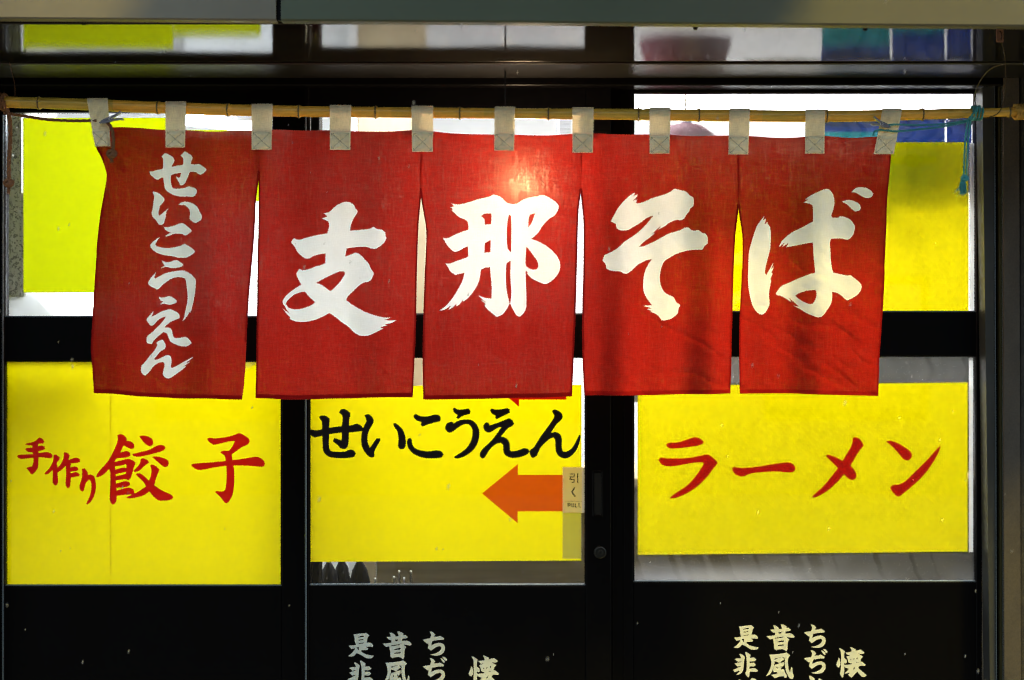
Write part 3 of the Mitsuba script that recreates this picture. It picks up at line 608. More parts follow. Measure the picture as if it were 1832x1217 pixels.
g_gyoza = soft('gyoza')
DLS, DMS, DRS = DL + 0.0195, DM + 0.0195, DR + 0.0195
s = sheet('large lime yellow blank sheet at the top left beside the noren', 42, 211, 310, 523, DLS + 0.001, 'lime_film', 0.6)
put('edge_glint', flat(box(38.2, 207, 42.2, 345), DLS - 0.0005), 'white_film', s)  # white strip standing for the bright reflection along the glass edge
sheet('small yellow sheet hidden behind the first noren panel', 310.5, 233, 467, 360, DLS + 0.002, 'lime_film')
s = sheet('narrow yellow sheet at the lower left with small red writing', 7, 647.5, 198.6, 1047, DLS)
put('lettering', flat(g_gyoza.intersection(box(0, 600, 198.6, 1100)), DLS - 0.0012), 'red_vinyl', s)
s = sheet('yellow sheet at the lower left with the large red dumpling kanji', 197.2, 647, 503.5, 1046.5, DLS + 0.0006)
put('lettering', flat(g_gyoza.intersection(box(198.6, 600, 600, 1100)), DLS - 0.0006), 'red_vinyl', s)
s = sheet('yellow sheet in the middle door with black hiragana over an orange arrow', 553.5, 689, 1040, 1003, DMS, tilt=2.5)
put('lettering', flat(soft('shop_word'), DMS - 0.0012), 'black_vinyl', s)
put('arrow', flat(Polygon([(862.5, 883), (926.5, 830.5), (926.5, 850), (1008, 850), (1008, 915), (926, 915), (926, 936)]), DMS - 0.0012), 'orange_vinyl', s)
put('upper_arrow', flat(Polygon([(893, 697), (1013, 697), (1013, 715), (928.5, 715), (928.5, 728)]), DMS - 0.0012), 'red_vinyl', s)
tag(s + '__upper_arrow', 'red arrow half hidden by the noren')
put('darker_strip', flat(box(1006.5, 918, 1040, 1000), DMS - 0.0018), 'darker_strip_film', s)  # slightly darker strip over the sheet below the pull plate
sheet('yellow sheet at the upper right with its top in shade', 1141, 254.5, 1732.5, 557, DRS, tilt=1.0)
s = sheet('yellow sheet at the lower right with four red katakana', 1141, 684.5, 1731, 987, DRS, tilt=6.0)
put('lettering', flat(soft('ramen'), DRS - 0.0012), 'red_vinyl', s)

t = thing('pull_plate', 'small cream door plate with black characters and english pull wording', 'sign')
put('plate', pbox(1006.5, 836, 1047.5, 918, DM + 0.0095, DM + 0.0125, 0.0008), 'plate_film', t)
put('lettering', flat(unary_union([LineString(read_points(s_)).buffer(w / 2 / 6.405, cap_style=2, join_style=2) for w, s_ in PLATE]), DM + 0.009), 'black_vinyl', t)
put('edge', flat(box(1041, 836.5, 1047.2, 917.5), DM + 0.0088), 'white_film', t)

# ---- the bamboo pole ----------------------------------------------------------------------------------------------------
DP = -0.350
POLE = [(-40, 181), (12, 183), (150, 187), (290, 193), (480, 198.5), (620, 200.5), (830, 202.5), (1000, 204), (1140, 205), (1300, 207), (1500, 208), (1650, 205), (1760, 202), (1880, 199)]
NODES = [70, 283, 408, 535, 672, 823, 981, 1142, 1250, 1478, 1650, 1805]
pp = spline(POLE, 300)
pole_y = lambda x: float(np.interp(x, pp[:, 0], pp[:, 1]))
t = thing('bamboo_pole', 'long straw coloured bamboo pole carrying the red noren', 'pole')
xs = np.linspace(-40, 1880, 480)
rad = np.array([9.9 + 0.5 * math.sin(x / 173.0) + sum(1.5 * math.exp(-((x - n) / 3.2) ** 2) - 0.7 * math.exp(-((x - n - 7) / 4.0) ** 2) for n in NODES) for x in xs])
rad -= 1.6 * np.clip((xs - 1550) / 250, 0, 1)
put('culm', tube([at(x, pole_y(x), DP) for x in xs], rad * unit(DP), 24), 'bamboo', t, smooth=50)
for n in NODES:
    q = [n - 1.3, n - 0.4, n + 0.4, n + 1.3]
    r0 = (11.7 - 1.6 * min(max((n - 1550) / 250, 0), 1)) * unit(DP)
    put('node', tube([at(x, pole_y(x), DP) for x in q], [r0 - 0.0004, r0 + 0.0006, r0 + 0.0006, r0 - 0.0004], 24), 'bamboo_node', t, smooth=50)

# ---- the noren: five cloth panels with dyed lettering, hems, eleven tabs ------------------------------------------------
DN = -0.362
PANELS = [  # outline: top edge, right edge, bottom, left edge (plan)
    [(176, 226), (205, 227), (250, 230), (290, 232.5), (335, 233.5), (385, 235), (440, 233), (464, 233), (464, 308), (458, 360), (455, 420), (447, 520), (440, 610), (435, 680), (430, 716), (365, 714), (300, 711), (230, 708), (167, 703.5), (164, 650), (163, 620), (166, 560), (170, 480), (175, 400), (183, 345), (188, 312), (180, 285), (172, 262)],
    [(460, 233), (490, 232), (540, 234), (590, 233), (635, 235), (690, 235), (738, 232.5), (757, 233), (754, 343), (749, 400), (746, 480), (744, 584), (741, 650), (738, 711), (650, 712), (530, 714.5), (454, 713), (455.5, 640), (457, 566), (459, 460), (461.5, 363), (461, 308)],
    [(753, 233), (775, 236), (820, 239.5), (885, 241), (925, 241), (975, 242.5), (1024, 239.5), (1042, 239), (1039.5, 340), (1035, 377), (1032, 480), (1029, 584), (1026, 650), (1023.5, 709.5), (960, 712), (870, 713.5), (758, 714.5), (757, 650), (757.5, 584), (760, 500), (763, 414), (756, 370), (751.5, 340)],
    [(1038, 239), (1062, 238), (1110, 241), (1160, 240.5), (1200, 241), (1250, 243.5), (1300, 242.5), (1323, 243), (1321.5, 368), (1316, 420), (1313.5, 470), (1310, 584), (1308, 650), (1306.5, 704), (1220, 706), (1130, 707.5), (1046, 708), (1043, 650), (1041.5, 584), (1044, 480), (1044.5, 400), (1039, 340)],
    [(1319, 243), (1342, 243.5), (1390, 246.5), (1440, 245), (1478, 244), (1525, 246.5), (1570, 244), (1598, 248), (1596, 280), (1589.5, 354), (1588, 410), (1586.5, 465), (1586, 500), (1581, 600), (1579, 640), (1576.5, 709.5), (1480, 706), (1400, 704.5), (1322, 704.5), (1321, 650), (1321.5, 584), (1326, 500), (1328, 428), (1320, 368)],
]
LAB = ['noren panel with six small hiragana running down', 'noren panel with the white character for branch', 'noren panel with a bulb glowing through its top', 'noren panel with one large kana, second from the right end', 'noren panel at the right end with a voiced kana']


def cloth_offset(i, x, y):
    """Depth of the hanging cloth: soft vertical folds that open downward, fine creases, a curl at the free edges."""
    x, y = np.asarray(x, float), np.asarray(y, float)
    s = np.clip((y - 235) / 470, 0, 1)
    x0, x1 = PANELS[i][0][0], PANELS[i][6][0]
    u = (x - x0) / (x1 - x0)
    warp = 0.18 * (meshkit.fbm(np.stack([x / 140, y / 260, x * 0 + i], -1), 2, seed=3) - 0.5)
    f = np.sin((u + warp) * 2 * np.pi * (1.35, 1.1, 0.9, 1.6, 1.45)[i] + (0.6, 2.0, 4.1, 1.1, 5.0)[i])
    g = np.sin((u - 0.5 * warp) * 2 * np.pi * (3.1, 2.3, 2.7, 3.4, 3.0)[i] + i * 1.7)
    d = (0.0040 + 0.0150 * s) * f * (1.1, 0.7, 0.6, 0.75, 0.95)[i] + (0.0020 + 0.0052 * s) * g
    if i == 0:    # the pinned corner pulls diagonal folds
        r = np.hypot(x - 180, y - 236)
        d = d + 0.009 * np.exp(-r / 120) * np.sin(np.arctan2(y - 236, x - 180) * 9.0) * np.clip(r / 40, 0, 1)
    if i == 4:
        r = np.hypot(x - 1590, y - 240)
        d = d + 0.007 * np.exp(-r / 110) * np.sin(np.arctan2(y - 240, 1590 - x) * 8.0) * np.clip(r / 40, 0, 1)
    P3 = np.stack([x / 26 + y / 60, y / 30 - x / 80, x * 0 + 3.1 * i], -1)
    crease = meshkit.fbm(P3, 4, seed=11) - 0.5
    w = np.clip(np.abs(meshkit.fbm(np.stack([x / 70 - y / 55, y / 80, x * 0 + 7 + i], -1), 3, seed=5) - 0.5) * 9, 0, 1)
    d = d + (0.0016, 0.0010, 0.0008, 0.0018, 0.0022)[i] * (0.5 + 1.2 * s) * crease * 2 + 0.0018 * (0.3 + s) * (1 - w) * (1.0, 0.4, 0.3, 1.0, 1.3)[i]
    return DN + d + 0.0012 * (i % 2)


def cloth_mesh(i, g, cell=5.0, lift=0.0):
    """The part g (plan shape) of panel i, cut on a grid so that it can fold."""
    tris = []
    x0, y0, x1, y1 = g.bounds
    from shapely import prepare, intersection, box as sbox
    from shapely.prepared import prep
    pg = prep(g)
    for a in np.arange(math.floor(x0 / cell) * cell, x1, cell):
        for b in np.arange(math.floor(y0 / cell) * cell, y1, cell):
            c = box(a, b, a + cell, b + cell)
            if not pg.intersects(c):
                continue
            if pg.contains(c):
                tris.append(np.array([[a, b], [a + cell, b], [a + cell, b + cell]]))
                tris.append(np.array([[a, b], [a + cell, b + cell], [a, b + cell]]))
                continue
            q = g.intersection(c)
            for h in getattr(q, 'geoms', [q]):
                if h.geom_type == 'Polygon' and h.area > 1e-3:
                    v, f = trimesh.creation.triangulate_polygon(h, engine='earcut')
                    tris += [v[k] for k in f]
    V = np.array(tris).reshape(-1, 2)
    key, inv = np.unique(np.round(V, 4), axis=0, return_inverse=True)
    F = inv.reshape(-1, 3)
    F = F[(F[:, 0] != F[:, 1]) & (F[:, 1] != F[:, 2]) & (F[:, 0] != F[:, 2])]
    a, b, c = key[F[:, 0]], key[F[:, 1]], key[F[:, 2]]
    area = (b[:, 0] - a[:, 0]) * (c[:, 1] - a[:, 1]) - (b[:, 1] - a[:, 1]) * (c[:, 0] - a[:, 0])
    F = np.where((area < 0)[:, None], F[:, ::-1], F)
    k = unit(DN)
    d = cloth_offset(i, key[:, 0], key[:, 1]) + lift
    P3 = np.c_[(key[:, 0] - 916) * k, d, ZC - (key[:, 1] - 608.5) * k]
    e = 0.4                                   # normals from the folds themselves, so that cloth and lettering shade as one surface
    gx = (cloth_offset(i, key[:, 0] + e, key[:, 1]) - cloth_offset(i, key[:, 0] - e, key[:, 1])) / (2 * e * k)
    gz = -(cloth_offset(i, key[:, 0], key[:, 1] + e) - cloth_offset(i, key[:, 0], key[:, 1] - e)) / (2 * e * k)
    N = np.c_[gx, -np.ones(len(gx)), gz]
    N /= np.linalg.norm(N, axis=1, keepdims=True)
    return (P3, F), N


def put_cloth(name, i, g, mat, parent, cell=5.0, lift=0.0):
    k = key_for(name, parent)
    m, N = cloth_mesh(i, g, cell, lift)
    n3 = np.cross(m[0][m[1][:, 1]] - m[0][m[1][:, 0]], m[0][m[1][:, 2]] - m[0][m[1][:, 0]])
    F = m[1][:, ::-1] if n3[:, 1].mean() > 0 else m[1]
    scene[k] = {'type': 'ply', 'filename': meshkit.write_ply((m[0], F), False, normals=N), 'face_normals': False, 'bsdf': {'type': 'ref', 'id': mat}}
    return k


noren = thing('noren', 'red split shop curtain of five panels with white brush characters', 'curtain')


def rounded(p):
    return Polygon(smooth_outline(np.array(p, float), 40.0)).buffer(0)


for i in range(5):
    g = rounded(PANELS[i])
    gl = glyph_shape(f'noren_{i + 1}').intersection(g)
    pk = put_cloth('panel', i, g.difference(gl), 'red_cloth', noren)
    tag(pk, LAB[i])
    put_cloth('lettering', i, gl, 'white_cloth', pk)
    bottom = [q for q in PANELS[i] if q[1] > 702]
    line = LineString(sorted(bottom))
    put_cloth('hem', i, line.buffer(7.5).intersection(g.buffer(-0.4)), 'hem_cloth', pk, 5.0, -0.0010)
    # double-stitched edges of the slits
    side = [q for q in PANELS[i] if 300 < q[1] < 702]
    for sgn in (0, 1):
        x0, x1 = min(q[0] for q in PANELS[i]), max(q[0] for q in PANELS[i])
        xm = (x0 + x1) / 2
        e = sorted([q for q in PANELS[i] if (q[0] > xm) == bool(sgn) and abs(q[0] - xm) > 0.42 * (x1 - x0) and q[1] > 246], key=lambda q: q[1])
        put_cloth('edge_hem', i, LineString(e).buffer(3.2).intersection(g.buffer(-0.3)).difference(line.buffer(7.6)), 'hem_cloth', pk, 5.0, -0.0008)

TABS = [((155.5, 193), (170, 198), 179, 234, 262), ((296, 333), (296, 331), 185, 234, 264), ((450, 488), (450, 486), 188, 235, 268), ((590, 628.5), (590, 627), 189.5, 236, 268.5), ((736, 775), (737, 775), 190, 236, 272), ((885, 921.5), (884, 920), 193, 238, 269.5),
        ((1024, 1062), (1024, 1061), 193.5, 239, 273.5), ((1162, 1199.5), (1162, 1198), 197, 243, 275), ((1305, 1341.5), (1303, 1339), 197.5, 244, 276.5), ((1441, 1476.5), (1440, 1475), 197, 243, 275), ((1578, 1613.5), (1563, 1599), 200, 243, 276)]
for j, (xt, xb, yt, ym, yb) in enumerate(TABS):
    # a canvas strip: from the cloth up over the pole and down behind
    cx = (xt[0] + xt[1]) / 2
    yc, r = pole_y(cx), (12.6 if cx < 1560 else 11.6)
    prof = []                                 # (depth offset, plan y)
    for yy in np.linspace(yb, ym, 8):
        prof.append((-0.0022 - DP + DN - 0.0025, yy))
    for yy in np.linspace(ym - 4, yc + 4, 6):
        w = (ym - yy) / max(ym - yc - 4, 1)
        prof.append((-0.0022 - DP + DN - 0.0025 + w * (-r * unit(DP) + 0.0165 - 0.0002), yy))
    for a in np.linspace(10, 170, 12):
        prof.append((-r * unit(DP) * math.cos(math.radians(a)), yc - r * math.sin(math.radians(a))))
    for yy in np.linspace(yc + 6, ym + 14, 6):
        prof.append((r * unit(DP) - (yy - yc) / 50 * 0.006, yy))
    cols = 9
    V, F = [], []
    for q, (dd, yy) in enumerate(prof):
        w = np.clip((yy - yt) / (yb - yt), 0, 1)
        l, rr = xt[0] + (xb[0] - xt[0]) * w, xt[1] + (xb[1] - xt[1]) * w
        for cI in range(cols):
            u = cI / (cols - 1)
            x = l + (rr - l) * u
            wob = 0.0008 * math.sin(u * 5 + j * 1.3 + yy * 0.06) + 0.0026 * (1 if j in (0, 10) else 0.25) * math.sin(u * 7 + yy * 0.12 + j)
            wob = -abs(wob) if dd < 0 else abs(wob)
            V.append(at(x, yy, DP + dd + wob))
    for q in range(len(prof) - 1):
        for cI in range(cols - 1):
            a = q * cols + cI
            F += [[a, a + 1, a + cols + 1], [a, a + cols + 1, a + cols]]
    tb = put('tab', trimesh.Trimesh(np.array(V), np.array(F), process=False), 'canvas', noren, smooth=True)
    # the sewn-down patch with its crossed stitching
    dz = DP - 0.0022 - DP + DN - 0.0025 - 0.0016
    xl, xr = xb[0] + 0.4, xb[1] - 0.4
    sk = (xt[0] - xb[0]) * 0.42 if j in (0, 10) else 0.0
    P4 = [(xl + sk, ym + 0.5), (xr + sk, ym + 0.5), (xr, yb), (xl, yb)]
    n = 15
    V, F = [], []
    for a in range(n):
        for b in range(n):
            u, v = b / (n - 1), a / (n - 1)
            top, bot = np.array(P4[0]) * (1 - u) + np.array(P4[1]) * u, np.array(P4[3]) * (1 - u) + np.array(P4[2]) * u
            q = top * (1 - v) + bot * v
            puff = min(u, 1 - u, v, 1 - v) * 2
            xx = abs(abs(u - 0.5) - abs(v - 0.5))
            V.append(at(q[0], q[1], DP - 0.0022 - DP + DN - 0.0044 - 0.0042 * min(1, 3 * puff) * min(1, 0.05 + 3.5 * xx)))
    for a in range(n - 1):
        for b in range(n - 1):
            q = a * n + b
            F += [[q, q + 1, q + n + 1], [q, q + n + 1, q + n]]
    put('stitched_patch', trimesh.Trimesh(np.array(V), np.array(F), process=False), 'canvas', tb, smooth=True)
    sd = DN - 0.0074
    A, B, C, D_ = [np.array(q) for q in P4]
    ins = lambda q: q * 0.86 + (A + B + C + D_) / 4 * 0.14
    A, B, C, D_ = map(ins, (A, B, C, D_))
    st = []
    for a, b in ((A, B), (B, C), (C, D_), (D_, A), (A, C), (B, D_)):
        L = np.linalg.norm(b - a)
        m = max(3, int(L / 2.4))
        for q in range(m):
            p0, p1 = a + (b - a) * (q + 0.12) / m, a + (b - a) * (q + 0.88) / m
            st.append(tube([at(*p0, sd + 0.0004), at(*((p0 + p1) / 2), sd), at(*p1, sd + 0.0006)], 0.0008, 4, caps=False))
    put('stitching', cat(st), 'seam_shade_thread', tb)

# ---- cords, pegs, wires -------------------------------------------------------------------------------------------------
def wrap(x, turns, d_r, slope=0.0, sides=8, r=None):
    """A cord wound round the pole at plan x."""
    yc, rr = pole_y(x), (r or 10.6) * unit(DP) + d_r * 0.9
    out = []
    for k in range(int(turns * 20) + 1):
        a = 2 * math.pi * k / 20
        q = at(x + slope * k / 20.0, yc, DP)
        out.append(q + np.array([0, -rr * math.cos(a), rr * math.sin(a)]))
    return out


def frayed(q, length, spread, n, r, mat_dir=(0, 0, -1)):
    """A frayed end: loose strands fanning down from a knot."""
    out = []
    for _ in range(n):
        e = np.array([rng.normal(0, spread), rng.normal(0, spread), -length * rng.uniform(0.7, 1.1)])
        m = np.array([rng.normal(0, spread * 0.5), rng.normal(0, spread * 0.5), -length * 0.45])
        out.append(tube(spline([q, q + m, q + e], 6), [r] * 5 + [r * 0.5], 4))
    return cat(out)


def knot(q, r):
    """A small overhand knot: two crossed loops of cord."""
    a = np.linspace(0, 2 * np.pi, 26)
    l1 = np.c_[r * np.cos(a), 0.7 * r * np.sin(2 * a) * 0.5, 0.8 * r * np.sin(a)]
    l2 = np.c_[0.8 * r * np.sin(a) * 0.6, 0.6 * r * np.cos(a), r * 0.5 * np.sin(a + 0.8)]
    return cat([tube(q + l1, r * 0.5, 8, caps=False), tube(q + l2, r * 0.5, 8, caps=False)])


dc = DP - 0.016
t = thing('hemp_rope', 'brown hemp rope wound round the left pole end and hanging down knotted', 'rope')
put('winding', cat([rope(wrap(2, 1.0, 0.0035, 4.0), 0.0042), rope(wrap(8, 1.0, 0.0035, 3.0), 0.0042)]), 'hemp', t, smooth=60)
put('hanging_end', rope(spline([at(13, 195, dc), at(17, 212, dc - 0.002), at(18.5, 240, dc), at(16, 290, dc), at(15.5, 326, dc)], 60), 0.0041), 'hemp', t, smooth=60)
put('knot', knot(at(15.5, 328, dc), 0.0078), 'hemp', t, smooth=60)
put('frayed_end', frayed(at(16, 333, dc), 0.017, 0.0030, 22, 0.0006), 'hemp', t)
put('tied_line', rope(spline([at(6, 202, dc), at(45, 208, DP + 0.004), at(80, 213.5, DP + 0.003), at(120, 216, DP), at(172, 216, DN - 0.006)], 80), 0.0030), 'hemp', t, smooth=60)
t = thing('short_rope_end', 'short brown rope end with a dark knot hanging at the first noren tab', 'rope')
ds = DN - 0.013
put('rope', rope(spline([at(192, 218, ds + 0.004), at(200, 232, ds), at(203, 250, ds), at(201.5, 270, ds + 0.002)], 40), 0.0036), 'hemp', t, smooth=60)
put('knot', knot(at(200, 276, ds + 0.001), 0.0080), 'hemp', t, smooth=60)
put('frayed_end', frayed(at(200, 280, ds + 0.001), 0.013, 0.0032, 24, 0.0006), 'hemp', t)


def peg(label, a, b, d):
    """A plastic clothes peg seen from its side: two levers, a spring and its pin, from plan point a (jaws) to b."""
    t = thing('clothes_peg', label, 'clothes peg', 'clothes pegs clipped to the noren')
    a, b = at(*a, d), at(*b, d)
    L = np.linalg.norm(b - a)
    u = (b - a) / L
    w = np.array([-u[2], 0, u[0]])
    F = np.array([u, [0, 1.0, 0], w]).T
    for s in (1, -1):
        prof = Polygon([(0, 0.0004), (0.15 * L, 0.0030), (0.42 * L, 0.0046), (0.55 * L, 0.0042), (0.80 * L, 0.0062), (1.0 * L, 0.0092), (1.0 * L, 0.0066), (0.80 * L, 0.0034), (0.55 * L, 0.0010), (0.36 * L, 0.0012), (0.12 * L, 0.0003)]).buffer(0.0005)
        m = trimesh.creation.extrude_polygon(prof, 0.0085, engine='earcut')
        v = np.array(m.vertices)
        q = a + v[:, [0]] * F[:, 0] + (v[:, [2]] - 0.00425) * F[:, 1] + s * v[:, [1]] * F[:, 2]
        put('lever', trimesh.Trimesh(q, m.faces if s < 0 else m.faces[:, ::-1], process=False), 'peg_plastic', t)
    c = a + u * 0.5 * L
    an = np.linspace(0, 2 * np.pi * 4, 70)
    put('spring', tube(c + np.outer(np.cos(an) * 0.0030, u) + np.outer(np.sin(an) * 0.0030, w) + np.outer(np.linspace(-0.0058, 0.0058, 70), [0, 1.0, 0]), 0.00065, 5), 'steel', t)


peg('grey clothes peg on the leftmost noren tab above the brown rope end', (179, 220), (218, 207), DN - 0.016)
peg('grey clothes peg on the rightmost noren tab by the teal cord', (1592, 228), (1561, 216), DN - 0.016)

t = thing('teal_cord', 'teal cord tied round the pole with two hanging strands and a tassel', 'cord')
rc = 0.0022
wd = cat([rope(wrap(x, 1.1, rc, 4.5), rc) for x in (1738, 1744, 1750)] + [rope(spline([at(1735, 214, dc - 0.003), at(1741, 204, dc - 0.007), at(1751, 192, dc - 0.006)], 20), rc)])
put('winding', wd, 'teal_cord', t, smooth=60)
put('line', rope(spline([at(1738, 214, dc), at(1690, 222, DP - 0.008), at(1640, 224, DP - 0.006), at(1600, 223, DN - 0.012), at(1578, 226, DN - 0.010)], 70), 0.0019), 'teal_cord', t, smooth=60)
put('line', rope(spline([at(1736, 217, dc), at(1690, 226, DP - 0.006), at(1640, 232, DP - 0.004), at(1604, 235, DN - 0.010), at(1570, 233, DN - 0.010), at(1561, 243, DN - 0.009)], 70), 0.0019), 'teal_cord', t, smooth=60)
for x0, x1 in ((1731, 1724), (1736, 1729)):
    put('hanging_strand', rope(spline([at(x0 + 5, 208, dc - 0.004), at(x0, 220, dc), at(x0 - 4, 250, dc), at(x1 + 1, 290, dc), at(x1, 318, dc)], 60), 0.0019), 'teal_cord', t, smooth=60)
put('knot', knot(at(1726, 319, dc), 0.0058), 'teal_cord', t, smooth=60)
put('tassel', cat([frayed(at(1724, 322, dc), 0.031, 0.0062, 60, 0.0006), frayed(at(1720, 322, dc), 0.026, 0.006, 40, 0.0006)]), 'teal_cord', t)

t = thing('straw_binding', 'yellow straw cord bound round the right pole end', 'cord')
put('winding', cat([rope(wrap(x, 1.05, 0.003, 4.0, r=9.6), 0.0032) for x in (1815, 1820, 1825, 1830, 1835)]), 'straw_cord', t, smooth=60)

t = thing('hook_bracket', 'small rusty bracket under the fascia with a thin wire down to the pole', 'bracket')
zb = at(0, 46, -0.57)
bx = at(1788.5, 62, -0.54)
put('plate', cbox(bx + np.array([-0.0068, -0.002, -0.0150]), bx + np.array([0.0068, 0.001, 0.0150]), 0.0008), 'rusty_plate', t)
put('hook', tube(spline([bx + np.array([0, -0.002, 0.006]), bx + np.array([0, -0.011, 0.0]), bx + np.array([0, -0.010, -0.009]), bx + np.array([0.001, -0.004, -0.012])], 14), 0.0011, 6), 'wire', t, smooth=60)
put('wire', tube(spline([bx + np.array([0.001, -0.004, -0.010]), at(1797, 95, -0.49), at(1799, 118, -0.45), at(1799, 160, -0.40), at(1793, 190, DP - 0.02), at(1784, 204, DP - 0.018), at(1765, 212, DP - 0.008)], 60), 0.0011, 6), 'wire', t, smooth=60)
put('wire', tube(spline([at(1799, 114, -0.455), at(1775, 122, -0.40), at(1757, 140, -0.33), at(1745, 166, -0.26), at(1742, 192, -0.16)], 40), 0.0014, 6), 'wire', t, smooth=60)
t = thing('thin_wire', 'thin pale wire hanging from the soffit to the left pole end', 'wire')
put('wire', tube(spline([at(17, 112, -0.20), at(21, 128, -0.25), at(26, 150, -0.31), at(27, 172, DP)], 30), 0.0008, 5), 'hemp', t)
for (x, y, x2, y2) in ((1373, 184, 1384, 198), (1467, 186, 1459, 199)):
    k = put('loose_thread', tube(spline([at(x2, y2, DP - 0.012), at((x + x2) / 2 + 1, (y + y2) / 2, DP - 0.012), at(x, y, DP - 0.010)], 8), 0.0004, 4), 'thread')
    tag(k, 'loose white thread standing up from the pole left of a noren tab' if x < 1400 else 'loose white thread standing up from the pole beside the second last tab', 'thread')

# sleet falling before the shop: small wet pellets, caught where they are
drops = []
base = trimesh.creation.icosphere(1, 1.0)
for _ in range(110):
    y = rng.uniform(-1.7, -0.45)
    x, z = rng.uniform(-0.75, 0.75) * (DIST + y) * 0.5, rng.uniform(-0.5, 0.5) * (DIST + y) * 0.5
    r = rng.uniform(0.0004, 0.0008)
    m = base.copy()
    m.apply_scale([r, r, r * rng.uniform(3.0, 5.0)])
    m.apply_transform(rot(rng.uniform(8, 20), [0, 1, 0]))
    drops.append(moved(m, [x, y, ZC + z]))
k = put('rain', cat(drops), 'wet_sleet', smooth=True)
tag(k, 'small wet sleet drops falling in front of the shop', 'rain', kind='stuff')

# ---- inside the shop: lamps, and what the panes show of the kitchen and the tables --------------------------------------


def unseen_ceiling_light(x, y, w, h, rad, label):  # ceiling lamps out of view, placed to light the sheets and the room
    t = thing('unseen_ceiling_light', label, 'light', 'unseen fluorescent panels on the shop ceiling, lighting the sheets and the room')
    put('frame', cbox(np.array([x - w / 2 - 0.02, y - h / 2 - 0.02, 2.555]), np.array([x + w / 2 + 0.02, y + h / 2 + 0.02, 2.602]), 0.004), 'enamel_white', t)
    k = key_for('diffuser', t)
    m = trimesh.Trimesh([[x - w / 2, y - h / 2, 2.552], [x + w / 2, y - h / 2, 2.552], [x + w / 2, y + h / 2, 2.552], [x - w / 2, y + h / 2, 2.552]], [[0, 2, 1], [0, 3, 2]], process=False)
    scene[k] = {**mikit.ply(m, 'tube_glow'), 'emitter': {'type': 'area', 'radiance': rgb(*rad)}}


unseen_ceiling_light(-1.35, 1.10, 1.25, 0.70, (4.3, 4.65, 4.85), 'unseen cool fluorescent panel on the ceiling over the kitchen')
unseen_ceiling_light(0.00, 0.72, 1.10, 0.56, (5.2, 5.4, 5.6), 'unseen neutral fluorescent panel on the ceiling inside the middle door')
unseen_ceiling_light(1.30, 1.80, 1.25, 0.70, (5.9, 5.7, 5.4), 'unseen warm fluorescent panel on the ceiling over the tables')

t = thing('wall_light', 'long white fluorescent fitting high on the wall behind the right pane', 'light')
p0, p1 = at(1120, 180, 2.2), at(1760, 180, 2.2)
put('body', cbox(p0 + np.array([-0.02, 0.0, -0.055]), p1 + np.array([0.02, 0.06, 0.055]), 0.006), 'enamel_white', t)
k = key_for('diffuser', t)
m = cbox(p0 + np.array([0.0, -0.05, -0.048]), p1 + np.array([0.0, -0.001, 0.048]), 0.015)
scene[k] = {**mikit.ply(m, 'tube_glow'), 'emitter': {'type': 'area', 'radiance': rgb(1.5, 1.55, 1.65)}}

# the hood light behind the first panels and an unseen bulb behind the third, placed for its glow
t = thing('tube_light', 'bare fluorescent tube shining between the first noren tabs', 'light')
p0, p1 = at(318, 214, 0.75), at(486, 232, 0.80)
put('batten', cbox(np.minimum(p0, p1) + np.array([0, 0.02, 0.018]), np.maximum(p0, p1) + np.array([0, 0.06, 0.055]), 0.003), 'enamel_white', t)
for e in (p0, p1):
    put('end_cap', cbox(e + np.array([-0.012, -0.018, -0.016]), e + np.array([0.012, 0.03, 0.02]), 0.003), 'enamel_white', t)
k = key_for('tube', t)
scene[k] = {**mikit.ply(tube([p0 + (p1 - p0) * u for u in np.linspace(0.03, 0.97, 6)], 0.014, 16), 'tube_glow', smooth=40), 'emitter': {'type': 'area', 'radiance': rgb(17, 19.5, 21)}}
t = thing('unseen_bulb', 'unseen bulb on a black cord, placed to glow through the third noren panel', 'light')
DB = -0.125
q = at(933, 330, DB)
k = key_for('globe', t)
scene[k] = {**mikit.ply(moved(trimesh.creation.icosphere(3, 0.034), q), 'tube_glow', smooth=True), 'emitter': {'type': 'area', 'radiance': rgb(46.0, 32.0, 18.0)}}
put('socket', moved(lathe([(0.0, 0.030), (0.014, 0.030), (0.014, 0.058), (0.007, 0.066), (0.0, 0.066)], 20), q), 'black_vinyl', t)
put('cord', tube([[at(904, 200, DB)[0], DB, ZS + 0.01], at(904, 200, DB), at(905, 252, DB), at(918, 270, DB), q + [0, 0, 0.062]], 0.0022, 6), 'black_vinyl', t)

# kitchen at the left
t = thing('stone_pillar', 'speckled grey stone pillar inside the left pane', 'pillar')
a, b = at(-30, 0, 0.30), at(46, 0, 0.30)
put('shaft', cbox(np.array([a[0], 0.30, 0.02]), np.array([b[0], 0.55, 2.59]), 0.004), 'speckled_stone', t)
t = thing('range_hood', 'white steel range hood low inside the left pane', 'hood')
A = [at(-20, 452, 0.46), at(60, 462, 0.46), at(165, 478, 0.46), at(170, 640, 0.10), at(-20, 640, 0.10)]
put('body', trimesh.convex.convex_hull(np.array([p + o for p in A for o in (np.zeros(3), np.array([0, 0.06, 0.0]))])), 'enamel_white', t)
t = thing('stock_pot', 'round steel stock pot beside the range hood', 'pot')
q = at(205, 596, 1.00)
put('body', moved(lathe([(0, -0.25), (0.135, -0.25), (0.145, -0.24), (0.145, 0.125), (0.150, 0.13), (0.145, 0.135), (0.14, 0.125), (0.13, -0.22), (0, -0.22)], 40), q), 'brushed_steel', t, smooth=40)
for s in (-1, 1):
    put('handle', moved(tube(spline([[s * 0.143, -0.04, 0.06], [s * 0.175, -0.03, 0.065], [s * 0.175, 0.03, 0.065], [s * 0.143, 0.04, 0.06]], 14), 0.005, 8), q), 'steel', t, smooth=60)
t = thing('kitchen_cabinet', 'white kitchen cabinet seen in the gap between the first two noren panels', 'cabinet')
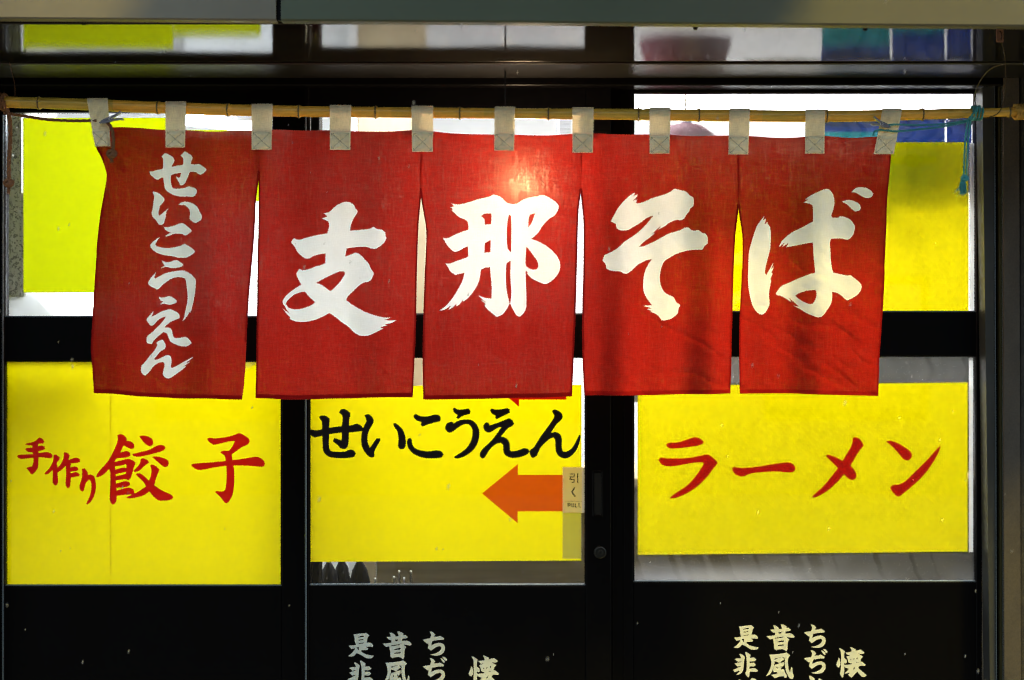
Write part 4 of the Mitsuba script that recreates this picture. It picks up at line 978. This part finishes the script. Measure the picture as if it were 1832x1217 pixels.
a, b = at(330, 0, 1.6), at(545, 0, 1.6)
put('body', cbox(np.array([a[0], 1.6, 0.02]), np.array([b[0], 2.1, 1.86]), 0.006), 'enamel_white', t)
put('door', cbox(np.array([a[0] + 0.01, 1.585, 1.05]), np.array([(a[0] + b[0]) / 2 - 0.004, 1.599, 1.85]), 0.003), 'enamel_white', t)
put('door', cbox(np.array([(a[0] + b[0]) / 2 + 0.004, 1.585, 1.05]), np.array([b[0] - 0.01, 1.599, 1.85]), 0.003), 'enamel_white', t)
t = thing('inner_post', 'dark inner door post left of the beige partition', 'post')
put('post', cbox(at(556, 0, 0.10) * [1, 1, 0] + [0, 0, 0.02], [at(571, 0, 0.10)[0], 0.16, 2.59], 0.002), 'black_paint', t)

# the beige partition behind the middle door, umbrellas in their stand
t = thing('beige_partition', 'beige board partition inside the middle door', 'partition')
a, b = at(640, 0, 1.15), at(762, 0, 1.15)
put('board', cbox(np.array([a[0], 1.15, 0.02]), np.array([b[0], 1.19, 2.40]), 0.003), 'beige_board', t)
put('edge_post', cbox(np.array([a[0] - 0.03, 1.14, 0.02]), np.array([a[0] - 0.002, 1.20, 2.42]), 0.003), 'enamel_white', t)
t = thing('fridge', 'white glass fronted fridge beyond the umbrellas', 'fridge')
a, b = at(562, 0, 1.35), at(636, 0, 1.35)
put('body', cbox(np.array([a[0], 1.30, 0.02]), np.array([b[0], 1.75, 1.80]), 0.01), 'enamel_white', t)
put('door', cbox(np.array([a[0] + 0.006, 1.27, 0.10]), np.array([b[0] - 0.006, 1.298, 1.78]), 0.006), 'enamel_white', t)
t = thing('dining_counter', 'dark brown wooden counter low behind the middle and right panes', 'counter')
a, b = at(672, 0, 0.75), at(1900, 0, 0.75)
put('front', cbox(np.array([a[0], 0.75, 0.02]), np.array([b[0], 0.79, 0.955]), 0.003), 'counter_wood', t)
put('top', cbox(np.array([a[0] - 0.01, 0.715, 0.957]), np.array([b[0], 1.25, 0.985]), 0.004), 'beige_board', t)
t = thing('white_shelf_box', 'small white box on the shelf at the top of the middle pane', 'box')
q = at(1011, 228, 1.0)
put('body', cbox(q + [-0.022, 0, -0.10], q + [0.022, 0.15, 0.045], 0.004), 'brushed_steel', t)
st = thing('umbrella_stand', 'low wire umbrella stand inside the middle door with white tipped pins', 'umbrella stand')
zr = at(0, 1062, 0.30)[2]
r0, r1 = at(566, 0, 0.24)[0], at(740, 0, 0.24)[0]
for y in (0.21, 0.40):
    put('rail', tube([[r0, y, zr], [r1, y, zr]], 0.005, 8), 'steel', st)
    put('rail', tube([[r0, y, 0.12], [r1, y, 0.12]], 0.005, 8), 'steel', st)
for x in (r0, r1):
    put('end_frame', tube([[x, 0.21, 0.015], [x, 0.21, zr], [x, 0.40, zr], [x, 0.40, 0.015]], 0.006, 8), 'steel', st)
for x, y, d in ((705, 1033, 0.22), (714, 1023, 0.24), (723, 1035, 0.24), (735, 1023, 0.22), (671, 1036, 0.22)):
    q = at(x, y, d)
    pk = put('pin', tube([q + [0, 0, -0.09], q], 0.0022, 6), 'steel', st)
    put('tip', moved(trimesh.creation.icosphere(2, 0.0030), q), 'enamel_white', pk, smooth=True)
for j, (x, w, top, lab) in enumerate(((588, 34, 1006, 'black umbrella at the left end of the stand inside the middle door'), (611, 30, 1000, 'black umbrella behind the first one in the stand'), (643, 36, 1003, 'black umbrella nearest the counter in the stand'))):
    d = 0.27 + 0.05 * (j == 1)
    t = thing('umbrella', lab, 'umbrella', 'wet black umbrellas in the stand')
    q = at(x, top, d)
    k = unit(d)
    V, F = [], []
    rows, sides = 14, 48
    for a in range(rows):
        s = a / (rows - 1)
        R = w * k * (0.12 + 0.95 * s ** 0.5) * 0.95
        for b in range(sides):
            an = 2 * np.pi * b / sides
            pl = 1 + 0.30 * s * math.cos(an * 8 + j) + 0.1 * math.sin(an * 3 + j)
            drop = 0.30 * s + 0.014 * s * math.cos(an * 8 + j)
            V.append(q + np.array([R * pl * math.cos(an), R * pl * math.sin(an), -drop]))
    for a in range(rows - 1):
        for b in range(sides):
            b2 = (b + 1) % sides
            F += [[a * sides + b, (a + 1) * sides + b, (a + 1) * sides + b2], [a * sides + b, (a + 1) * sides + b2, a * sides + b2]]
    put('canopy', trimesh.Trimesh(np.array(V), np.array(F), process=False), 'umbrella_cloth', t, smooth=60)
    put('tip', tube([q + [0, 0, -0.01], q + [0, 0, 0.05]], [0.006, 0.003], 8), 'steel', t)
    put('shaft', tube([q + [0, 0, -0.02], [q[0], q[1], 0.05]], 0.006, 8), 'steel', t)

# right-hand side: pendant shade, towels on a line
t = thing('pendant_lamp', 'maroon pendant shade with a white cap behind the fourth noren panel', 'lamp')
q = at(1226, 222, 0.42)
put('shade', moved(lathe([(0.018, 0.0), (0.045, -0.006), (0.078, -0.030), (0.104, -0.075), (0.122, -0.135), (0.119, -0.135), (0.10, -0.076), (0.074, -0.034), (0.043, -0.011), (0.016, -0.006)], 40), q), 'maroon_enamel', t, smooth=40)
put('cap', moved(lathe([(0, 0.030), (0.010, 0.030), (0.017, 0.018), (0.020, -0.002), (0.0, -0.002)], 20), q), 'enamel_white', t, smooth=40)
put('cord', tube([q + np.array([0, 0, 0.028]), [q[0], q[1], 2.6]], 0.0024, 6), 'enamel_white', t)
t = thing('towel_line', 'steel towel rail hung inside the right door', 'rail')
dt = 0.14
put('rail', tube([at(1335, 210, dt), at(1790, 212, dt)], 0.006, 10), 'steel', t)
for x in (1340, 1745):
    put('hanger', tube([at(x, 211, dt), at(x, 211, dt) * [1, 1, 0] + [0, 0, 2.6]], 0.0022, 6), 'steel', t)


def towel(label, x0, x1, y0, y1, mat, mat2, ysplit, ph):
    t = thing('towel', label, 'towel', 'blue and teal towels on the rail inside the right door')
    for nm, ya, yb, m in (('band', y0, ysplit, mat), ('band', ysplit, y1, mat2)):
        V, F = [], []
        nx, ny = 24, 16
        for a in range(ny):
            for b in range(nx):
                u, v = b / (nx - 1), a / (ny - 1)
                y = ya + (yb - ya) * v
                V.append(at(x0 + (x1 - x0) * u, y, dt - 0.008 + 0.012 * math.sin(u * 9 + ph) * (0.4 + (y - y0) / 200)))
        for a in range(ny - 1):
            for b in range(nx - 1):
                c = a * nx + b
                F += [[c, c + 1, c + nx + 1], [c, c + nx + 1, c + nx]]
        put(nm, trimesh.Trimesh(np.array(V), np.array(F), process=False), m, t, smooth=True)
    # the part folded over the rail
    put('fold', tube([at(x0 + (x1 - x0) * u, y0 + 2, dt) for u in np.linspace(0, 1, 12)], [0.010 + 0.003 * math.sin(5 * u + ph) for u in np.linspace(0, 1, 12)], 12), mat, t, smooth=60)


towel('blue towel with a teal lower band, leftmost on the rail', 1470, 1592, 214, 372, 'navy_towel', 'teal_towel', 236, 0.4)
towel('blue towel with a pale teal lower half in the middle of the rail', 1596, 1690, 206, 350, 'navy_towel', 'teal_towel', 262, 2.1)
towel('narrow blue towel at the right end of the rail', 1694, 1738, 214, 345, 'navy_towel', 'navy_towel', 270, 4.0)

t = thing('added_grey_board', 'added bench back between the two yellow sheets of the right door', 'grey_board')
a, b = at(1120, 575, 0.85), at(1790, 720, 0.85)
put('dull_board', cbox([a[0], 0.85, b[2]], [b[0], 0.91, a[2]], 0.02), 'dull_board_grey', t)  # grey board added to dull the bright strip between the sheets
for x in (a[0] + 0.08, b[0] - 0.08):
    put('leg', cbox([x - 0.02, 0.87, 0.012], [x + 0.02, 0.905, b[2] + 0.004], 0.004), 'black_paint', t)

# drops of water standing on the outer face of the panes
def water_drops(parent, d, areas, seed):
    g = np.random.default_rng(seed)
    base = trimesh.creation.icosphere(1, 1.0)
    out = []
    for (x0, y0, x1, y1, n) in areas:
        for _ in range(n):
            r = g.uniform(0.0007, 0.0012) * (1.0 + 0.9 * (g.random() < 0.15))
            m = base.copy()
            m.apply_scale([r, r * 0.55, r * g.uniform(1.0, 1.5)])
            out.append(moved(m, at(g.uniform(x0, x1), y0 + (y1 - y0) * g.random(), d - 0.0009)))
    k = put('water_drops', cat(out), 'water', parent, smooth=True)
    labels[k] = {'kind': 'stuff'}


water_drops(door_r, DR + 0.0155, [(1136, 168, 1745, 182, 150), (1136, 182, 1745, 254, 170), (1136, 168, 1180, 215, 40), (1734, 258, 1746, 556, 60), (1136, 640, 1745, 684, 60), (1136, 992, 1745, 1038, 110)], 3)
water_drops(door_l, DL + 0.0155, [(11, 206, 40, 560, 50), (44, 526, 165, 566, 50), (440, 300, 470, 562, 25), (11, 203, 470, 210, 40)], 5)
water_drops(door_m, DM + 0.0155, [(556, 1006, 1046, 1045, 40), (1041, 700, 1047, 830, 15)], 6)
